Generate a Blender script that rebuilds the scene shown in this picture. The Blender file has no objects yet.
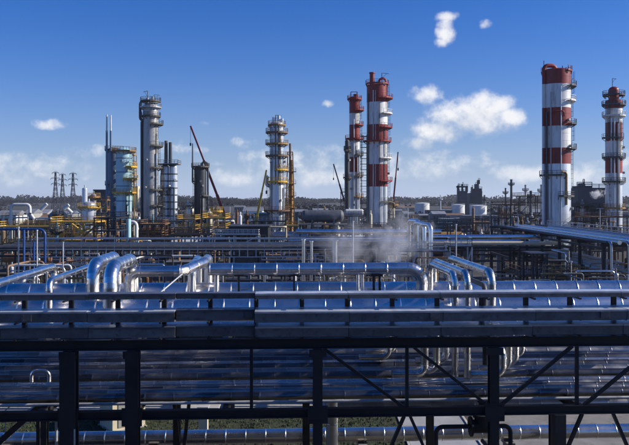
import bpy, math, random
from mathutils import Vector, Matrix
random.seed(7)
R = math.radians
S = bpy.context.scene
COL = S.collection

# ------------------------------------------------------------------ camera
F, HY, H = 760.0, 198.0, 16.0            # focal length in photo pixels, horizon row, eye height (m)
cam_d = bpy.data.cameras.new('camera')
cam = bpy.data.objects.new('camera', cam_d)
COL.objects.link(cam)
cam.location = (0, 0, H)
cam.rotation_euler = (R(90), 0, 0)
cam_d.sensor_width = 36.0
cam_d.lens = 36.0 * F / 629.0
cam_d.shift_y = (HY - 222.5) / 629.0
cam_d.clip_start = 0.5
cam_d.clip_end = 30000
S.camera = cam

# ------------------------------------------------------------------ sky and sun
SUN_EL, SUN_AZ = 27.0, 91.5               # azimuth measured from -Y (behind camera) towards +X (right)
sx, sy = math.sin(R(SUN_AZ)), -math.cos(R(SUN_AZ))
SUN = Vector((sx * math.cos(R(SUN_EL)), sy * math.cos(R(SUN_EL)), math.sin(R(SUN_EL))))
world = bpy.data.worlds.new('World')
S.world = world
world.use_nodes = True
wt = world.node_tree
wt.nodes.clear()
def WN(t, **k):
    n = wt.nodes.new(t)
    for a, b in k.items(): setattr(n, a, b)
    return n
def wset(sock, v):
    if hasattr(v, 'links'): wt.links.new(v, sock)
    else: sock.default_value = v
def wm(op, a, b=0.0, c=0.0, clamp=False):
    n = WN('ShaderNodeMath', operation=op, use_clamp=clamp)
    wset(n.inputs[0], a); wset(n.inputs[1], b); wset(n.inputs[2], c)
    return n.outputs[0]
def wv(op, a, b=(0, 0, 0)):
    n = WN('ShaderNodeVectorMath', operation=op)
    wset(n.inputs[0], a); wset(n.inputs[1], b)
    return n.outputs['Value'] if op == 'LENGTH' else n.outputs[0]
def wmap(v, a, b, c=0.0, d=1.0, it='SMOOTHSTEP'):
    n = WN('ShaderNodeMapRange', interpolation_type=it, clamp=True)
    wset(n.inputs['Value'], v)
    for k, q in zip(('From Min', 'From Max', 'To Min', 'To Max'), (a, b, c, d)): wset(n.inputs[k], q)
    return n.outputs['Result']
def wnoise(vec, scale, detail=6, rough=.6, dist=0.0):
    n = WN('ShaderNodeTexNoise')
    wset(n.inputs['Vector'], vec); n.inputs['Scale'].default_value = scale
    n.inputs['Detail'].default_value = detail; n.inputs['Roughness'].default_value = rough
    n.inputs['Distortion'].default_value = dist
    return n.outputs['Fac']
sky = WN('ShaderNodeTexSky', sky_type='NISHITA')
sky.sun_disc = False
sky.sun_elevation = R(SUN_EL)
sky.sun_rotation = math.atan2(SUN.x, SUN.y)
sky.altitude = 200; sky.air_density = 1.0; sky.dust_density = 1.1; sky.ozone_density = 1.0
hsv = WN('ShaderNodeHueSaturation')
hsv.inputs['Saturation'].default_value = 1.14
hsv.inputs['Value'].default_value = 1.0
tint = WN('ShaderNodeMix', data_type='RGBA', blend_type='MULTIPLY')      # cool slide-film rendering of the sky
tint.inputs[0].default_value = 1.0; tint.inputs[7].default_value = (.56, .83, 1.56, 1)
wt.links.new(sky.outputs[0], tint.inputs[6]); wt.links.new(tint.outputs[2], hsv.inputs['Color'])
dirv = WN('ShaderNodeTexCoord').outputs['Generated']
PUFFS = ((446, 26, 10, 14, .8), (447, 17, 13, 7, .8), (446, 33, 11, 13, .86), (442, 42, 9, 7, .7), (485, 24, 9, 6, .52), (487, 106, 30, 16, 1.0), (468, 118, 50, 22, 1.05),
         (508, 116, 22, 12, .85), (446, 132, 38, 15, .95), (422, 143, 30, 10, .72), (427, 96, 22, 13, .72), (327, 103, 8, 6, .8),
         (318, 158, 50, 16, .62), (325, 178, 60, 15, .74), (240, 143, 24, 9, .6), (244, 178, 60, 13, .62), (590, 178, 75, 15, .74), (528, 174, 46, 14, .7),
         (185, 150, 50, 8, .5), (48, 124, 40, 7, .46), (40, 166, 80, 15, .62), (98, 152, 22, 9, .55), (8, 178, 40, 12, .62), (215, 124, 30, 6, .44))
def cloud_raw(vec, puffs, fine=True):
    sp = WN('ShaderNodeSeparateXYZ'); wset(sp.inputs[0], vec)
    az = wm('ARCTAN2', sp.outputs[0], sp.outputs[1])
    el = sp.outputs[2]
    cb = WN('ShaderNodeCombineXYZ'); wset(cb.inputs[0], az); wset(cb.inputs[1], el)
    ae = cb.outputs[0]
    n = wm('MULTIPLY', wm('SUBTRACT', wnoise(vec, 27.0, 8 if fine else 5, .60), .5), 2.7)
    tot = None
    for px, py, rx, ry, amp in puffs:
        a0 = math.atan2(px - 314.5, F); rr = math.hypot(px - 314.5, F); e0 = (HY - py) / math.hypot(rr, HY - py)
        v = wv('MULTIPLY', wv('SUBTRACT', ae, (a0, e0, 0)), (F / rx, F / ry, 0))
        b = wmap(wv('LENGTH', v), 0.0, 1.7, amp, 0.0, 'SMOOTHSTEP')
        tot = b if tot is None else wm('MAXIMUM', tot, b)
    # low cumulus banks all round the horizon and a few scattered puffs elsewhere
    st = wv('MULTIPLY', vec, (1, 1, 3.2))
    bank = wm('MULTIPLY', wmap(el, .0, .03), wmap(el, .04, .105, 1, 0))
    bankn = wm('MULTIPLY', wmap(wnoise(st, 5.0, 4, .6), .34, .62), wm('MULTIPLY', bank, .60))
    tot = wm('MAXIMUM', tot, bankn)
    if fine:
        away = wm('MULTIPLY', wmap(el, .05, .3), wmap(sp.outputs[1], .75, .35))
        tot = wm('MAXIMUM', tot, wm('MULTIPLY', wmap(wnoise(st, 2.3, 3, .5), .6, .8), wm('MULTIPLY', away, .8)))
    return wm('ADD', tot, wm('MULTIPLY', n, wmap(tot, 0.0, .4, 0, .60))), el
r0, el0 = cloud_raw(dirv, PUFFS)
r1, _ = cloud_raw(wv('ADD', dirv, tuple(SUN * 0.012 + Vector((0, 0, .012)))), PUFFS[5:11] + PUFFS[12:18], False)
d0 = wmap(r0, .32, .92)
shade = wmap(wm('SUBTRACT', r0, r1), -.32, .38, 0.0, 1.0, 'LINEAR')
cr = WN('ShaderNodeMix', data_type='RGBA')
wset(cr.inputs[0], shade)
cr.inputs[6].default_value = (6.6, 7.4, 9.0, 1); cr.inputs[7].default_value = (12.4, 12.3, 12.3, 1)
# clouds near the horizon take the colour of the air
hz = WN('ShaderNodeMix', data_type='RGBA')
wset(hz.inputs[0], wmap(el0, .0, .09, .55, .0)); wt.links.new(cr.outputs[2], hz.inputs[6]); hz.inputs[7].default_value = (8.2, 9.2, 10.8, 1)
mixc = WN('ShaderNodeMix', data_type='RGBA')
low = WN('ShaderNodeMix', data_type='RGBA')                # the pale layer of air above the horizon, alike in every direction
wset(low.inputs[0], wm('MULTIPLY', wm('POWER', 2.718, wm('MULTIPLY', wm('ABSOLUTE', el0), -15.0)), .84)); wt.links.new(hsv.outputs[0], low.inputs[6]); low.inputs[7].default_value = (7.4, 9.0, 11.8, 1)
wset(mixc.inputs[0], wm('MULTIPLY', d0, .90)); wt.links.new(low.outputs[2], mixc.inputs[6]); wt.links.new(hz.outputs[2], mixc.inputs[7])
bg = WN('ShaderNodeBackground'); bg.inputs['Strength'].default_value = 0.070
wt.links.new(mixc.outputs[2], bg.inputs['Color'])
wo = WN('ShaderNodeOutputWorld'); wt.links.new(bg.outputs[0], wo.inputs['Surface'])
world.cycles.sampling_method = 'MANUAL'; world.cycles.sample_map_resolution = 256

sun_d = bpy.data.lights.new('sun', 'SUN')
sun_d.energy = 5.0; sun_d.angle = R(0.5); sun_d.color = (1.0, .93, .82)
sun = bpy.data.objects.new('sun', sun_d); COL.objects.link(sun)
sun.location = (60, -10, 90)
sun.rotation_euler = SUN.to_track_quat('Z', 'Y').to_euler()

S.view_settings.view_transform = 'Standard'
S.view_settings.look = 'None'
S.view_settings.exposure = 0.22
S.view_settings.gamma = 1.0
S.view_settings.use_curve_mapping = False
S.render.engine = 'CYCLES'
S.cycles.volume_bounces = 2
S.cycles.volume_step_rate = 2.0
S.cycles.volume_max_steps = 96

# ------------------------------------------------------------------ materials
def mat(name, col, rough=.5, metal=0.0, var=.25, scale=1.5, stretch=(1, 1, 1), dirt=None, dirt_amt=0.0, bump=0.0, bscale=8.0, rvar=.12, rnd=.12, spec=.5):
    m = bpy.data.materials.new(name); m.use_nodes = True
    t = m.node_tree; N = t.nodes; L = t.links
    b = N['Principled BSDF']
    tc = N.new('ShaderNodeTexCoord'); mp = N.new('ShaderNodeMapping'); mp.inputs['Scale'].default_value = stretch
    L.new(tc.outputs['Object'], mp.inputs['Vector'])
    oi = N.new('ShaderNodeObjectInfo')
    off = N.new('ShaderNodeVectorMath'); off.operation = 'MULTIPLY_ADD'
    L.new(oi.outputs['Random'], off.inputs[0]); off.inputs[1].default_value = (37, 21, 11); L.new(mp.outputs[0], off.inputs[2])
    nz = N.new('ShaderNodeTexNoise'); nz.inputs['Scale'].default_value = scale; nz.inputs['Detail'].default_value = 6; nz.inputs['Roughness'].default_value = .62
    L.new(off.outputs[0], nz.inputs['Vector'])
    mr = N.new('ShaderNodeMapRange'); mr.inputs['From Min'].default_value = .3; mr.inputs['From Max'].default_value = .7
    mr.inputs['To Min'].default_value = 1 - var; mr.inputs['To Max'].default_value = 1 + var
    L.new(nz.outputs['Fac'], mr.inputs['Value'])
    ra = N.new('ShaderNodeMapRange'); ra.inputs['To Min'].default_value = 1 - rnd; ra.inputs['To Max'].default_value = 1 + rnd
    L.new(oi.outputs['Random'], ra.inputs['Value'])
    mu = N.new('ShaderNodeMath'); mu.operation = 'MULTIPLY'; L.new(mr.outputs[0], mu.inputs[0]); L.new(ra.outputs[0], mu.inputs[1])
    sc = N.new('ShaderNodeVectorMath'); sc.operation = 'SCALE'; sc.inputs[0].default_value = col[:3]; L.new(mu.outputs[0], sc.inputs['Scale'])
    out = sc.outputs[0]
    if dirt:
        n2 = N.new('ShaderNodeTexNoise'); n2.inputs['Scale'].default_value = scale * 2.3; n2.inputs['Detail'].default_value = 8; n2.inputs['Roughness'].default_value = .7
        L.new(off.outputs[0], n2.inputs['Vector'])
        m2 = N.new('ShaderNodeMapRange'); m2.inputs['From Min'].default_value = .62 - .25 * dirt_amt; m2.inputs['From Max'].default_value = .78 - .2 * dirt_amt
        m2.inputs['To Max'].default_value = min(1, dirt_amt * 1.6)
        L.new(n2.outputs['Fac'], m2.inputs['Value'])
        mx = N.new('ShaderNodeMix'); mx.data_type = 'RGBA'
        L.new(m2.outputs[0], mx.inputs[0]); L.new(out, mx.inputs[6]); mx.inputs[7].default_value = (*dirt, 1)
        out = mx.outputs[2]
        if metal > .3:
            mm = N.new('ShaderNodeMapRange'); mm.inputs['To Min'].default_value = metal; mm.inputs['To Max'].default_value = metal * .3
            L.new(m2.outputs[0], mm.inputs['Value']); L.new(mm.outputs[0], b.inputs['Metallic'])
    L.new(out, b.inputs['Base Color'])
    if not (dirt and metal > .3): b.inputs['Metallic'].default_value = metal
    rr = N.new('ShaderNodeMapRange'); rr.inputs['From Min'].default_value = .3; rr.inputs['From Max'].default_value = .7
    rr.inputs['To Min'].default_value = max(.05, rough - rvar); rr.inputs['To Max'].default_value = min(1, rough + rvar)
    L.new(nz.outputs['Fac'], rr.inputs['Value']); L.new(rr.outputs[0], b.inputs['Roughness'])
    b.inputs['Specular IOR Level'].default_value = spec
    if bump:
        n3 = N.new('ShaderNodeTexNoise'); n3.inputs['Scale'].default_value = bscale; n3.inputs['Detail'].default_value = 3
        L.new(off.outputs[0], n3.inputs['Vector'])
        bp = N.new('ShaderNodeBump'); bp.inputs['Strength'].default_value = bump; bp.inputs['Distance'].default_value = .05
        L.new(n3.outputs['Fac'], bp.inputs['Height']); L.new(bp.outputs[0], b.inputs['Normal'])
    return m
M = {}
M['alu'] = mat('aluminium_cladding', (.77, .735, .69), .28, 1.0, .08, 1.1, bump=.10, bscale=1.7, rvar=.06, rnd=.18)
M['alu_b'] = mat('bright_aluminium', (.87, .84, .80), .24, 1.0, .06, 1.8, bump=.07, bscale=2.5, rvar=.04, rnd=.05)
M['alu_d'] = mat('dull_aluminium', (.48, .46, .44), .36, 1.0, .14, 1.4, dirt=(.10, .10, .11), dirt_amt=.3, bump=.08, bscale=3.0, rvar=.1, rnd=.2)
M['alu_shade'] = mat('shade_toned_cladding', (.20, .20, .21), .34, 1.0, .16, 1.2, dirt=(.07, .07, .08), dirt_amt=.3, bump=.06, bscale=2.0, rvar=.08, rnd=.3)  # aluminium copy with the lower tier's shade put into its base colour
M['lag'] = mat('grey_lagging', (.10, .105, .115), .6, .2, .3, 1.1, dirt=(.05, .045, .04), dirt_amt=.4, rnd=.35)
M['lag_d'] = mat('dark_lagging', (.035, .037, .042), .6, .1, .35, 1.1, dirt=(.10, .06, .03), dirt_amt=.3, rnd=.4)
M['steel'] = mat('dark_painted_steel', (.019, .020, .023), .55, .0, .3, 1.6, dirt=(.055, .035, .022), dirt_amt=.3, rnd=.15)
M['steel_g'] = mat('grey_steel', (.075, .08, .088), .55, .1, .25, 1.6, dirt=(.09, .05, .03), dirt_amt=.35, rnd=.25)
M['galv'] = mat('galvanised_steel', (.46, .47, .48), .5, .25, .2, 2.2, dirt=(.16, .16, .17), dirt_amt=.3, rnd=.12)
M['tray'] = mat('tray_side_steel', (.16, .155, .15), .55, .2, .25, 2.0, dirt=(.03, .03, .035), dirt_amt=.4, rnd=.1)
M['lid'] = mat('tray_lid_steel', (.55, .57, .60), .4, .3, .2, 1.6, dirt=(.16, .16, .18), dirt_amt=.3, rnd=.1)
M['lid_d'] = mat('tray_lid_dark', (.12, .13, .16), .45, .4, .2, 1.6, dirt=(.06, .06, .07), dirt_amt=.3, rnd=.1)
M['yellow'] = mat('safety_yellow', (.68, .40, .04), .55, 0, .2, .6, dirt=(.18, .08, .03), dirt_amt=.45, rnd=.2)
M['ochre'] = mat('ochre_paint', (.36, .20, .06), .6, 0, .25, .6, dirt=(.10, .06, .04), dirt_amt=.5, rnd=.25)
M['rust'] = mat('rusty_steel', (.17, .075, .03), .75, 0, .4, .5, dirt=(.05, .03, .02), dirt_amt=.5, rnd=.3)
st = (1, 1, .15)
M['t_blue'] = mat('pale_blue_tower_paint', (.42, .68, .76), .42, .0, .14, .35, st, dirt=(.22, .24, .24), dirt_amt=.35, rnd=.04)
M['t_navy'] = mat('blue_grey_tower_paint', (.13, .19, .27), .45, .0, .2, .35, st, dirt=(.09, .11, .13), dirt_amt=.35, rnd=.04)
M['t_grey'] = mat('weathered_grey_cladding', (.38, .38, .37), .42, .3, .25, .35, st, dirt=(.16, .13, .10), dirt_amt=.45, rnd=.04)
M['t_silver'] = mat('silver_tower_cladding', (.62, .66, .70), .40, .55, .12, .35, st, dirt=(.26, .25, .24), dirt_amt=.4, rnd=.06)
M['t_white'] = mat('white_tower_paint', (.70, .70, .68), .45, .0, .10, .35, st, dirt=(.30, .26, .22), dirt_amt=.5, rnd=.04)
M['t_red'] = mat('red_tower_paint', (.25, .015, .011), .5, .0, .22, .35, st, dirt=(.09, .012, .01), dirt_amt=.5, rnd=.06)
M['t_dark'] = mat('dark_tower_cladding', (.055, .062, .075), .45, .2, .25, .4, st, dirt=(.03, .03, .03), dirt_amt=.4, rnd=.1)
M['plat'] = mat('platform_steel', (.075, .07, .06), .6, .1, .25, .8, dirt=(.12, .07, .03), dirt_amt=.4, rnd=.2)
M['white'] = mat('white_paint', (.66, .66, .63), .5, 0, .10, .4, dirt=(.36, .32, .27), dirt_amt=.35, rnd=.06)
M['cream'] = mat('cream_render', (.60, .53, .38), .7, 0, .12, .8, dirt=(.30, .25, .18), dirt_amt=.35, rnd=.08)
M['conc'] = mat('pale_concrete', (.42, .40, .36), .85, 0, .15, .5, dirt=(.20, .18, .15), dirt_amt=.4, bump=.2, rnd=.1)
M['conc_d'] = mat('stained_concrete', (.20, .19, .175), .85, 0, .2, .5, dirt=(.08, .075, .07), dirt_amt=.45, rnd=.2)
M['brown'] = mat('brown_paint', (.19, .12, .075), .65, 0, .2, .5, dirt=(.08, .05, .03), dirt_amt=.4, rnd=.25)
M['teal'] = mat('teal_sheet', (.07, .16, .20), .5, .1, .2, .5, dirt=(.06, .08, .09), dirt_amt=.4, rnd=.2)
M['bluep'] = mat('blue_pipe_paint', (.014, .065, .24), .42, 0, .15, .8, dirt=(.02, .05, .16), dirt_amt=.35, rnd=.1)
M['red'] = mat('crane_red', (.27, .02, .025), .45, 0, .15, .8, dirt=(.10, .02, .02), dirt_amt=.3, rnd=.1)
M['cyel'] = mat('crane_yellow', (.50, .33, .03), .45, 0, .15, .8, dirt=(.20, .12, .03), dirt_amt=.3, rnd=.1)
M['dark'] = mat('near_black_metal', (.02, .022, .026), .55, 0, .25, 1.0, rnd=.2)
M['rubber'] = mat('tyre_rubber', (.02, .02, .02), .85, 0, .2, 2.0)
M['glass'] = mat('window_glass', (.02, .03, .04), .12, 0, .1, 1.0, rvar=.05)
M['roof'] = mat('grey_roof_sheet', (.24, .25, .26), .55, .2, .2, .4, dirt=(.12, .11, .10), dirt_amt=.4, rnd=.3)
M['shed'] = mat('shed_wall', (.34, .33, .30), .7, 0, .15, .4, dirt=(.16, .14, .12), dirt_amt=.4, rnd=.4)
M['block'] = mat('far_plant_dark', (.075, .08, .09), .7, 0, .25, .15, dirt=(.05, .045, .04), dirt_amt=.4, rnd=.25)
M['ground'] = mat('gravel_ground', (.045, .041, .034), .95, 0, .5, .035, dirt=(.065, .072, .035), dirt_amt=.45, rnd=0)
M['asphalt'] = mat('asphalt', (.055, .055, .057), .9, 0, .25, .3, dirt=(.09, .085, .08), dirt_amt=.35, rnd=0)
M['croad'] = mat('concrete_road', (.36, .36, .36), .8, 0, .16, .3, dirt=(.20, .19, .18), dirt_amt=.35, rnd=0.1)
M['soil'] = mat('turf_soil', (.028, .036, .014), .95, 0, .4, .8, dirt=(.08, .07, .04), dirt_amt=.4, rnd=0)
M['grass'] = mat('grass_blades', (.03, .052, .014), .8, 0, .4, 1.2, rnd=0)
M['wood'] = mat('far_tree_foliage', (.022, .022, .02), .95, 0, .5, .03, rnd=.1)

# ------------------------------------------------------------------ mesh helpers
def W(px, py, d):
    return Vector(((px - 314.5) * d / F, d, H - (py - HY) * d / F))
def X(px, d): return (px - 314.5) * d / F
def Z(py, d): return H - (py - HY) * d / F
IDENT = Matrix.Identity(4)
XF = IDENT                                  # current placement matrix (the foreground rack stands slightly askew)
LABELS = {}
def tag(o, label, cat, group=None, kind=None):
    o['label'] = label; o['category'] = cat
    if group: o['group'] = group
    if kind: o['kind'] = kind
    k = LABELS.setdefault(label, group or '-')
    if k == '-' or k != (group or '-'): LABELS[label] = '-'
    return o
def base_of(o):
    v = Vector((0, 0, 0))
    while o is not None:
        v = v + o.location; o = o.parent
    return v
def thing(name, label, cat, loc, group=None):
    o = bpy.data.objects.new(name, None); o.empty_display_size = .5
    o.location = XF @ Vector(loc)
    COL.objects.link(o)
    return tag(o, label, cat, group)
class MB:
    def __init__(s): s.v = []; s.f = []; s.s = []
    def add(s, vs, fs, smooth=False):
        n = len(s.v); s.v.extend(vs); s.f.extend([tuple(i + n for i in f) for f in fs]); s.s.extend([smooth] * len(fs)); return s
    def box(s, a, b):
        x0, y0, z0 = a; x1, y1, z1 = b
        return s.add([Vector(p) for p in ((x0, y0, z0), (x1, y0, z0), (x1, y1, z0), (x0, y1, z0), (x0, y0, z1), (x1, y0, z1), (x1, y1, z1), (x0, y1, z1))],
                     [(0, 3, 2, 1), (4, 5, 6, 7), (0, 1, 5, 4), (1, 2, 6, 5), (2, 3, 7, 6), (3, 0, 4, 7)])
    def bar(s, p, q, w, h=None, up=(0, 0, 1)):
        p, q = Vector(p), Vector(q); h = h or w; d = (q - p).normalized(); u = Vector(up)
        if abs(d.dot(u)) > .95: u = Vector((0, 1, 0))
        a = d.cross(u).normalized() * w / 2; b = a.cross(d).normalized() * h / 2
        return s.add([p - a - b, p + a - b, p + a + b, p - a + b, q - a - b, q + a - b, q + a + b, q - a + b],
                     [(0, 1, 2, 3), (7, 6, 5, 4), (0, 4, 5, 1), (1, 5, 6, 2), (2, 6, 7, 3), (3, 7, 4, 0)])
    def ibeam(s, p, q, w, h, t=.035):
        p, q = Vector(p), Vector(q); d = (q - p).normalized(); u = Vector((0, 0, 1))
        if abs(d.z) > .9: u = Vector((0, 1, 0))
        side = d.cross(u).normalized(); b = side.cross(d).normalized()
        s.bar(p + b * (h / 2 - t / 2), q + b * (h / 2 - t / 2), w, t, u)
        s.bar(p - b * (h / 2 - t / 2), q - b * (h / 2 - t / 2), w, t, u)
        return s.bar(p, q, t, h - 2 * t - .002, u)
    def cyl(s, p, q, r, r2=None, n=12, caps=True, smooth=True):
        p, q = Vector(p), Vector(q); r2 = r if r2 is None else r2; d = (q - p).normalized()
        u = Vector((0, 0, 1)) if abs(d.z) < .9 else Vector((1, 0, 0))
        a = d.cross(u).normalized(); b = d.cross(a)
        vs = []
        for c, rr in ((p, r), (q, r2)):
            for i in range(n):
                t = 2 * math.pi * i / n; vs.append(c + (a * math.cos(t) + b * math.sin(t)) * rr)
        s.add(vs, [(i, (i + 1) % n, n + (i + 1) % n, n + i) for i in range(n)], smooth)
        if caps:
            s.add(vs[:n], [tuple(range(n))[::-1]]); s.add(vs[n:], [tuple(range(n))])
        return s
    def tube(s, pts, r, n=10, caps=True, gores=False):
        pts = [Vector(p) for p in pts]; fr = None; rings = []
        for i, p in enumerate(pts):
            t = ((pts[i + 1] - p) if i == 0 else (p - pts[i - 1]) if i == len(pts) - 1 else (pts[i + 1] - p).normalized() + (p - pts[i - 1]).normalized()).normalized()
            if fr is None:
                u = Vector((0, 0, 1)) if abs(t.z) < .9 else Vector((1, 0, 0)); fr = t.cross(u).normalized()
            else: fr = (fr - t * fr.dot(t)).normalized()
            b = t.cross(fr)
            rings.append([p + (fr * math.cos(2 * math.pi * k / n) + b * math.sin(2 * math.pi * k / n)) * r for k in range(n)])
        if gores:
            for a, b in zip(rings, rings[1:]): s.add(a + b, [(i, n + i, n + (i + 1) % n, (i + 1) % n)[::-1] for i in range(n)], True)
        else:
            s.add([v for q in rings for v in q], [(j * n + i, j * n + (i + 1) % n, (j + 1) * n + (i + 1) % n, (j + 1) * n + i) for j in range(len(rings) - 1) for i in range(n)], True)
        if caps:
            s.add(rings[0], [tuple(range(n))[::-1]]); s.add(rings[-1], [tuple(range(n))])
        return s
    def lathe(s, c, prof, n=24, smooth=True, crisp=True, a0=0.0, a1=360.0):
        c = Vector(c); full = a1 - a0 >= 359.9; m = n if full else n + 1
        def ring(r, z): return [c + Vector((r * math.cos(R(a0) + R(a1 - a0) * i / n), r * math.sin(R(a0) + R(a1 - a0) * i / n), z)) for i in range(m)]
        for (r, z), (r2, z2) in zip(prof, prof[1:]):
            s.add(ring(r, z) + ring(r2, z2), [(i, (i + 1) % m, m + (i + 1) % m, m + i) for i in range(n)], smooth)
        return s
    def build(s, name, m, parent=None, origin=None):
        vs = [XF @ v for v in s.v]
        if parent is not None: o0 = base_of(parent)
        else:
            if origin is None:
                xs = [v.x for v in vs]; ys = [v.y for v in vs]; zs = [v.z for v in vs]
                origin = Vector(((min(xs) + max(xs)) / 2, (min(ys) + max(ys)) / 2, min(zs)))
            o0 = Vector(origin)
        me = bpy.data.meshes.new(name)
        me.from_pydata([tuple(v - o0) for v in vs], [], s.f)
        me.polygons.foreach_set('use_smooth', s.s)
        me.materials.append(M[m] if isinstance(m, str) else m)
        me.update()
        o = bpy.data.objects.new(name, me)
        COL.objects.link(o)
        if parent is not None: o.parent = parent
        else: o.location = o0
        return o
def one(name, mb, m, label, cat, group=None, kind=None): return tag(mb.build(name, m), label, cat, group, kind)
def struct(name, mb, m):
    o = mb.build(name, m); o['kind'] = 'structure'; return o
def fillet(pts, rad, n=6):
    """-> list of ('s', p, q) straights and ('b', [points]) bends"""
    pts = [Vector(p) for p in pts]; out = []; cur = pts[0]
    for i in range(1, len(pts) - 1):
        p, a, b = pts[i], (pts[i - 1] - pts[i]), (pts[i + 1] - pts[i])
        la, lb = a.length, b.length; a.normalize(); b.normalize()
        ang = math.acos(max(-1, min(1, a.dot(b)))); tl = min(rad / math.tan(ang / 2), la * .49 if i > 1 else la * .95, lb * .49 if i < len(pts) - 2 else lb * .95)
        rr = tl * math.tan(ang / 2)
        s0, s1 = p + a * tl, p + b * tl
        c = p + (a + b).normalized() * (rr / math.sin(ang / 2))
        v0, v1 = s0 - c, s1 - c; tot = v0.angle(v1); ax = v0.cross(v1).normalized()
        arc = [c + Matrix.Rotation(tot * k / n, 4, ax) @ v0 for k in range(n + 1)]
        out.append(('s', cur, s0)); out.append(('b', arc)); cur = s1
    out.append(('s', cur, pts[-1]))
    return out
def flat_path(pts, rad, n=6):
    res = []
    for k in fillet(pts, rad, n):
        for p in ([k[1], k[2]] if k[0] == 's' else k[1]):
            if not res or (res[-1] - p).length > 1e-4: res.append(p)
    return res
SHEETS = {}
def sheet_mesh(r, m):
    key = (round(r, 3), m)
    if key not in SHEETS:
        mb = MB(); e = .016 if m == 'alu' and r > .25 else .007
        mb.lathe((0, 0, 0), [(r - .004, -.012), (r + e, .016), (r + e, .026), (r + .001, .054), (r - .001, 1.0)], 24)
        a_ = R(-62); c_, s_ = math.cos(a_), math.sin(a_); mb.bar((c_ * (r + .002), s_ * (r + .002), .05), (c_ * (r + .001), s_ * (r + .001), .985), .05, .012, up=(c_, s_, 0))
        me = bpy.data.meshes.new('cladding_sheet'); me.from_pydata([tuple(v) for v in mb.v], [], mb.f)
        me.polygons.foreach_set('use_smooth', mb.s); me.materials.append(M[m]); me.update(); SHEETS[key] = me
    return SHEETS[key]
def clad_pipe(name, label, pts, r, m='alu', cat='pipe', group=None, pitch=1.0, bend=None, phase=0.0, flanges=(), ends=True):
    pts = [Vector(p) for p in pts]
    segs = fillet(pts, bend or 3 * r, 7)
    lo = min(pts, key=lambda p: p.z)
    root = thing(name, label, cat, (lo.x, lo.y, lo.z - r), group)
    b0 = root.location
    for k in segs:
        if k[0] == 'b':
            mb = MB(); mb.tube(k[1], r, 20, caps=False, gores=True)
            for p, q in ((k[1][0], k[1][1]), (k[1][-1], k[1][-2])):
                d = (q - p).normalized(); mb.cyl(p - d * .03, p + d * .03, r + .014, n=20)
            mb.build('elbow', m, root)
        else:
            p, q = k[1], k[2]; L = (q - p).length
            if L < .05: continue
            n = max(1, round(L / pitch)); l = L / n; d = (q - p).normalized()
            rot = d.to_track_quat('Z', 'Y').to_matrix().to_4x4(); me = sheet_mesh(r, m)
            for i in range(n):
                o = bpy.data.objects.new('cladding_sheet', me); COL.objects.link(o); o.parent = root
                j = Matrix.Rotation(random.uniform(-.006, .006), 4, 'X') @ Matrix.Rotation(random.uniform(-.006, .006), 4, 'Y') @ Matrix.Rotation(random.choice((0, 15, 30, 90)) * math.pi / 180, 4, 'Z')
                o.matrix_local = Matrix.Translation(-b0) @ XF @ Matrix.Translation(p + d * (l * i)) @ rot @ j @ Matrix.Diagonal((1, 1, l, 1))
    if ends:
        for p, q in ((pts[0], pts[1]), (pts[-1], pts[-2])):
            d = (q - p).normalized(); MB().cyl(p - d * .04, p + d * .02, r * 1.02, n=20).build('end_cap', m, root)
    for f, k in flanges:
        p = pts[k].lerp(pts[k + 1], f); d = (pts[k + 1] - pts[k]).normalized()
        fo = MB().cyl(p - d * .07, p + d * .07, r * 1.25, n=20); fo.build('flange', m, root)
    return root
def simple_pipe(name, label, pts, r, m, group=None, bend=None, n=10, cat='pipe'):
    mb = MB(); mb.tube(flat_path(pts, bend or 3 * r, 5) if len(pts) > 2 else pts, r, n)
    return one(name, mb, m, label, cat, group)
def rails(mb, p, q, h=1.1, step=1.5, t=.05, posts=True, mid=True):
    p, q = Vector(p), Vector(q); n = max(1, round((q - p).length / step)); u = Vector((0, 0, 1))
    if posts:
        for i in range(n + 1):
            a = p.lerp(q, i / n); mb.bar(a, a + u * h, t)
    mb.bar(p + u * h, q + u * h, t * 1.2)
    if mid: mb.bar(p + u * h * .55, q + u * h * .55, t)
    mb.bar(p + u * .08, q + u * .08, t * .5, .16)

# ------------------------------------------------------------------ ground, roads, turf
g = MB(); g.box((-9000, -60, -2), (9000, 14000, 0)); struct('ground', g, 'ground')
g = MB(); g.box((6.2, 38, 0.0), (10.7, 66, .03)); g.box((6.2, 66.01, 0.0), (10.7, 118, .03)); rd = struct('concrete_road', g, 'croad')
for i in range(10):
    k = MB(); k.box((6.24, 38.2 + i * 5.0, .031), (10.66, 43.1 + i * 5.0, .055)); k.build('concrete_slab', 'croad', rd)
for x0, x1 in ((6.02, 6.18), (10.72, 10.88)):
    MB().box((x0, 38, 0), (x1, 118, .13)).build('kerb', 'conc', rd)
g = MB(); g.box((-26, 56.8, 0), (5.95, 61.5, .035)); pv = struct('concrete_path', g, 'conc')
for i in range(15):
    MB().box((-25.9 + i * 2.12, 56.85, .036), (-25.9 + i * 2.12 + 2.08, 61.4, .055)).build('path_slab', 'conc', pv)
MB().box((-26, 56.6, 0), (5.95, 56.78, .13)).build('kerb', 'conc', pv)
g = MB(); g.box((-26, 45, 0), (5.95, 56.55, .05)); struct('lawn', g, 'soil')
g = MB()
for i in range(9000):
    x, y = random.uniform(-25.5, 5.8), random.uniform(45.5, 56.4); a = random.uniform(0, 6.28); hgt = random.uniform(.06, .2); w = random.uniform(.03, .07)
    dx, dy = math.cos(a) * w, math.sin(a) * w; lx, ly = random.uniform(-.08, .08), random.uniform(-.08, .08)
    g.add([Vector((x - dx, y - dy, .05)), Vector((x + dx, y + dy, .05)), Vector((x + lx, y + ly, .05 + hgt))], [(0, 1, 2)])
one('grass', g, 'grass', 'strip of short green grass seen below the pipe rack', 'grass', kind='stuff')
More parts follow.
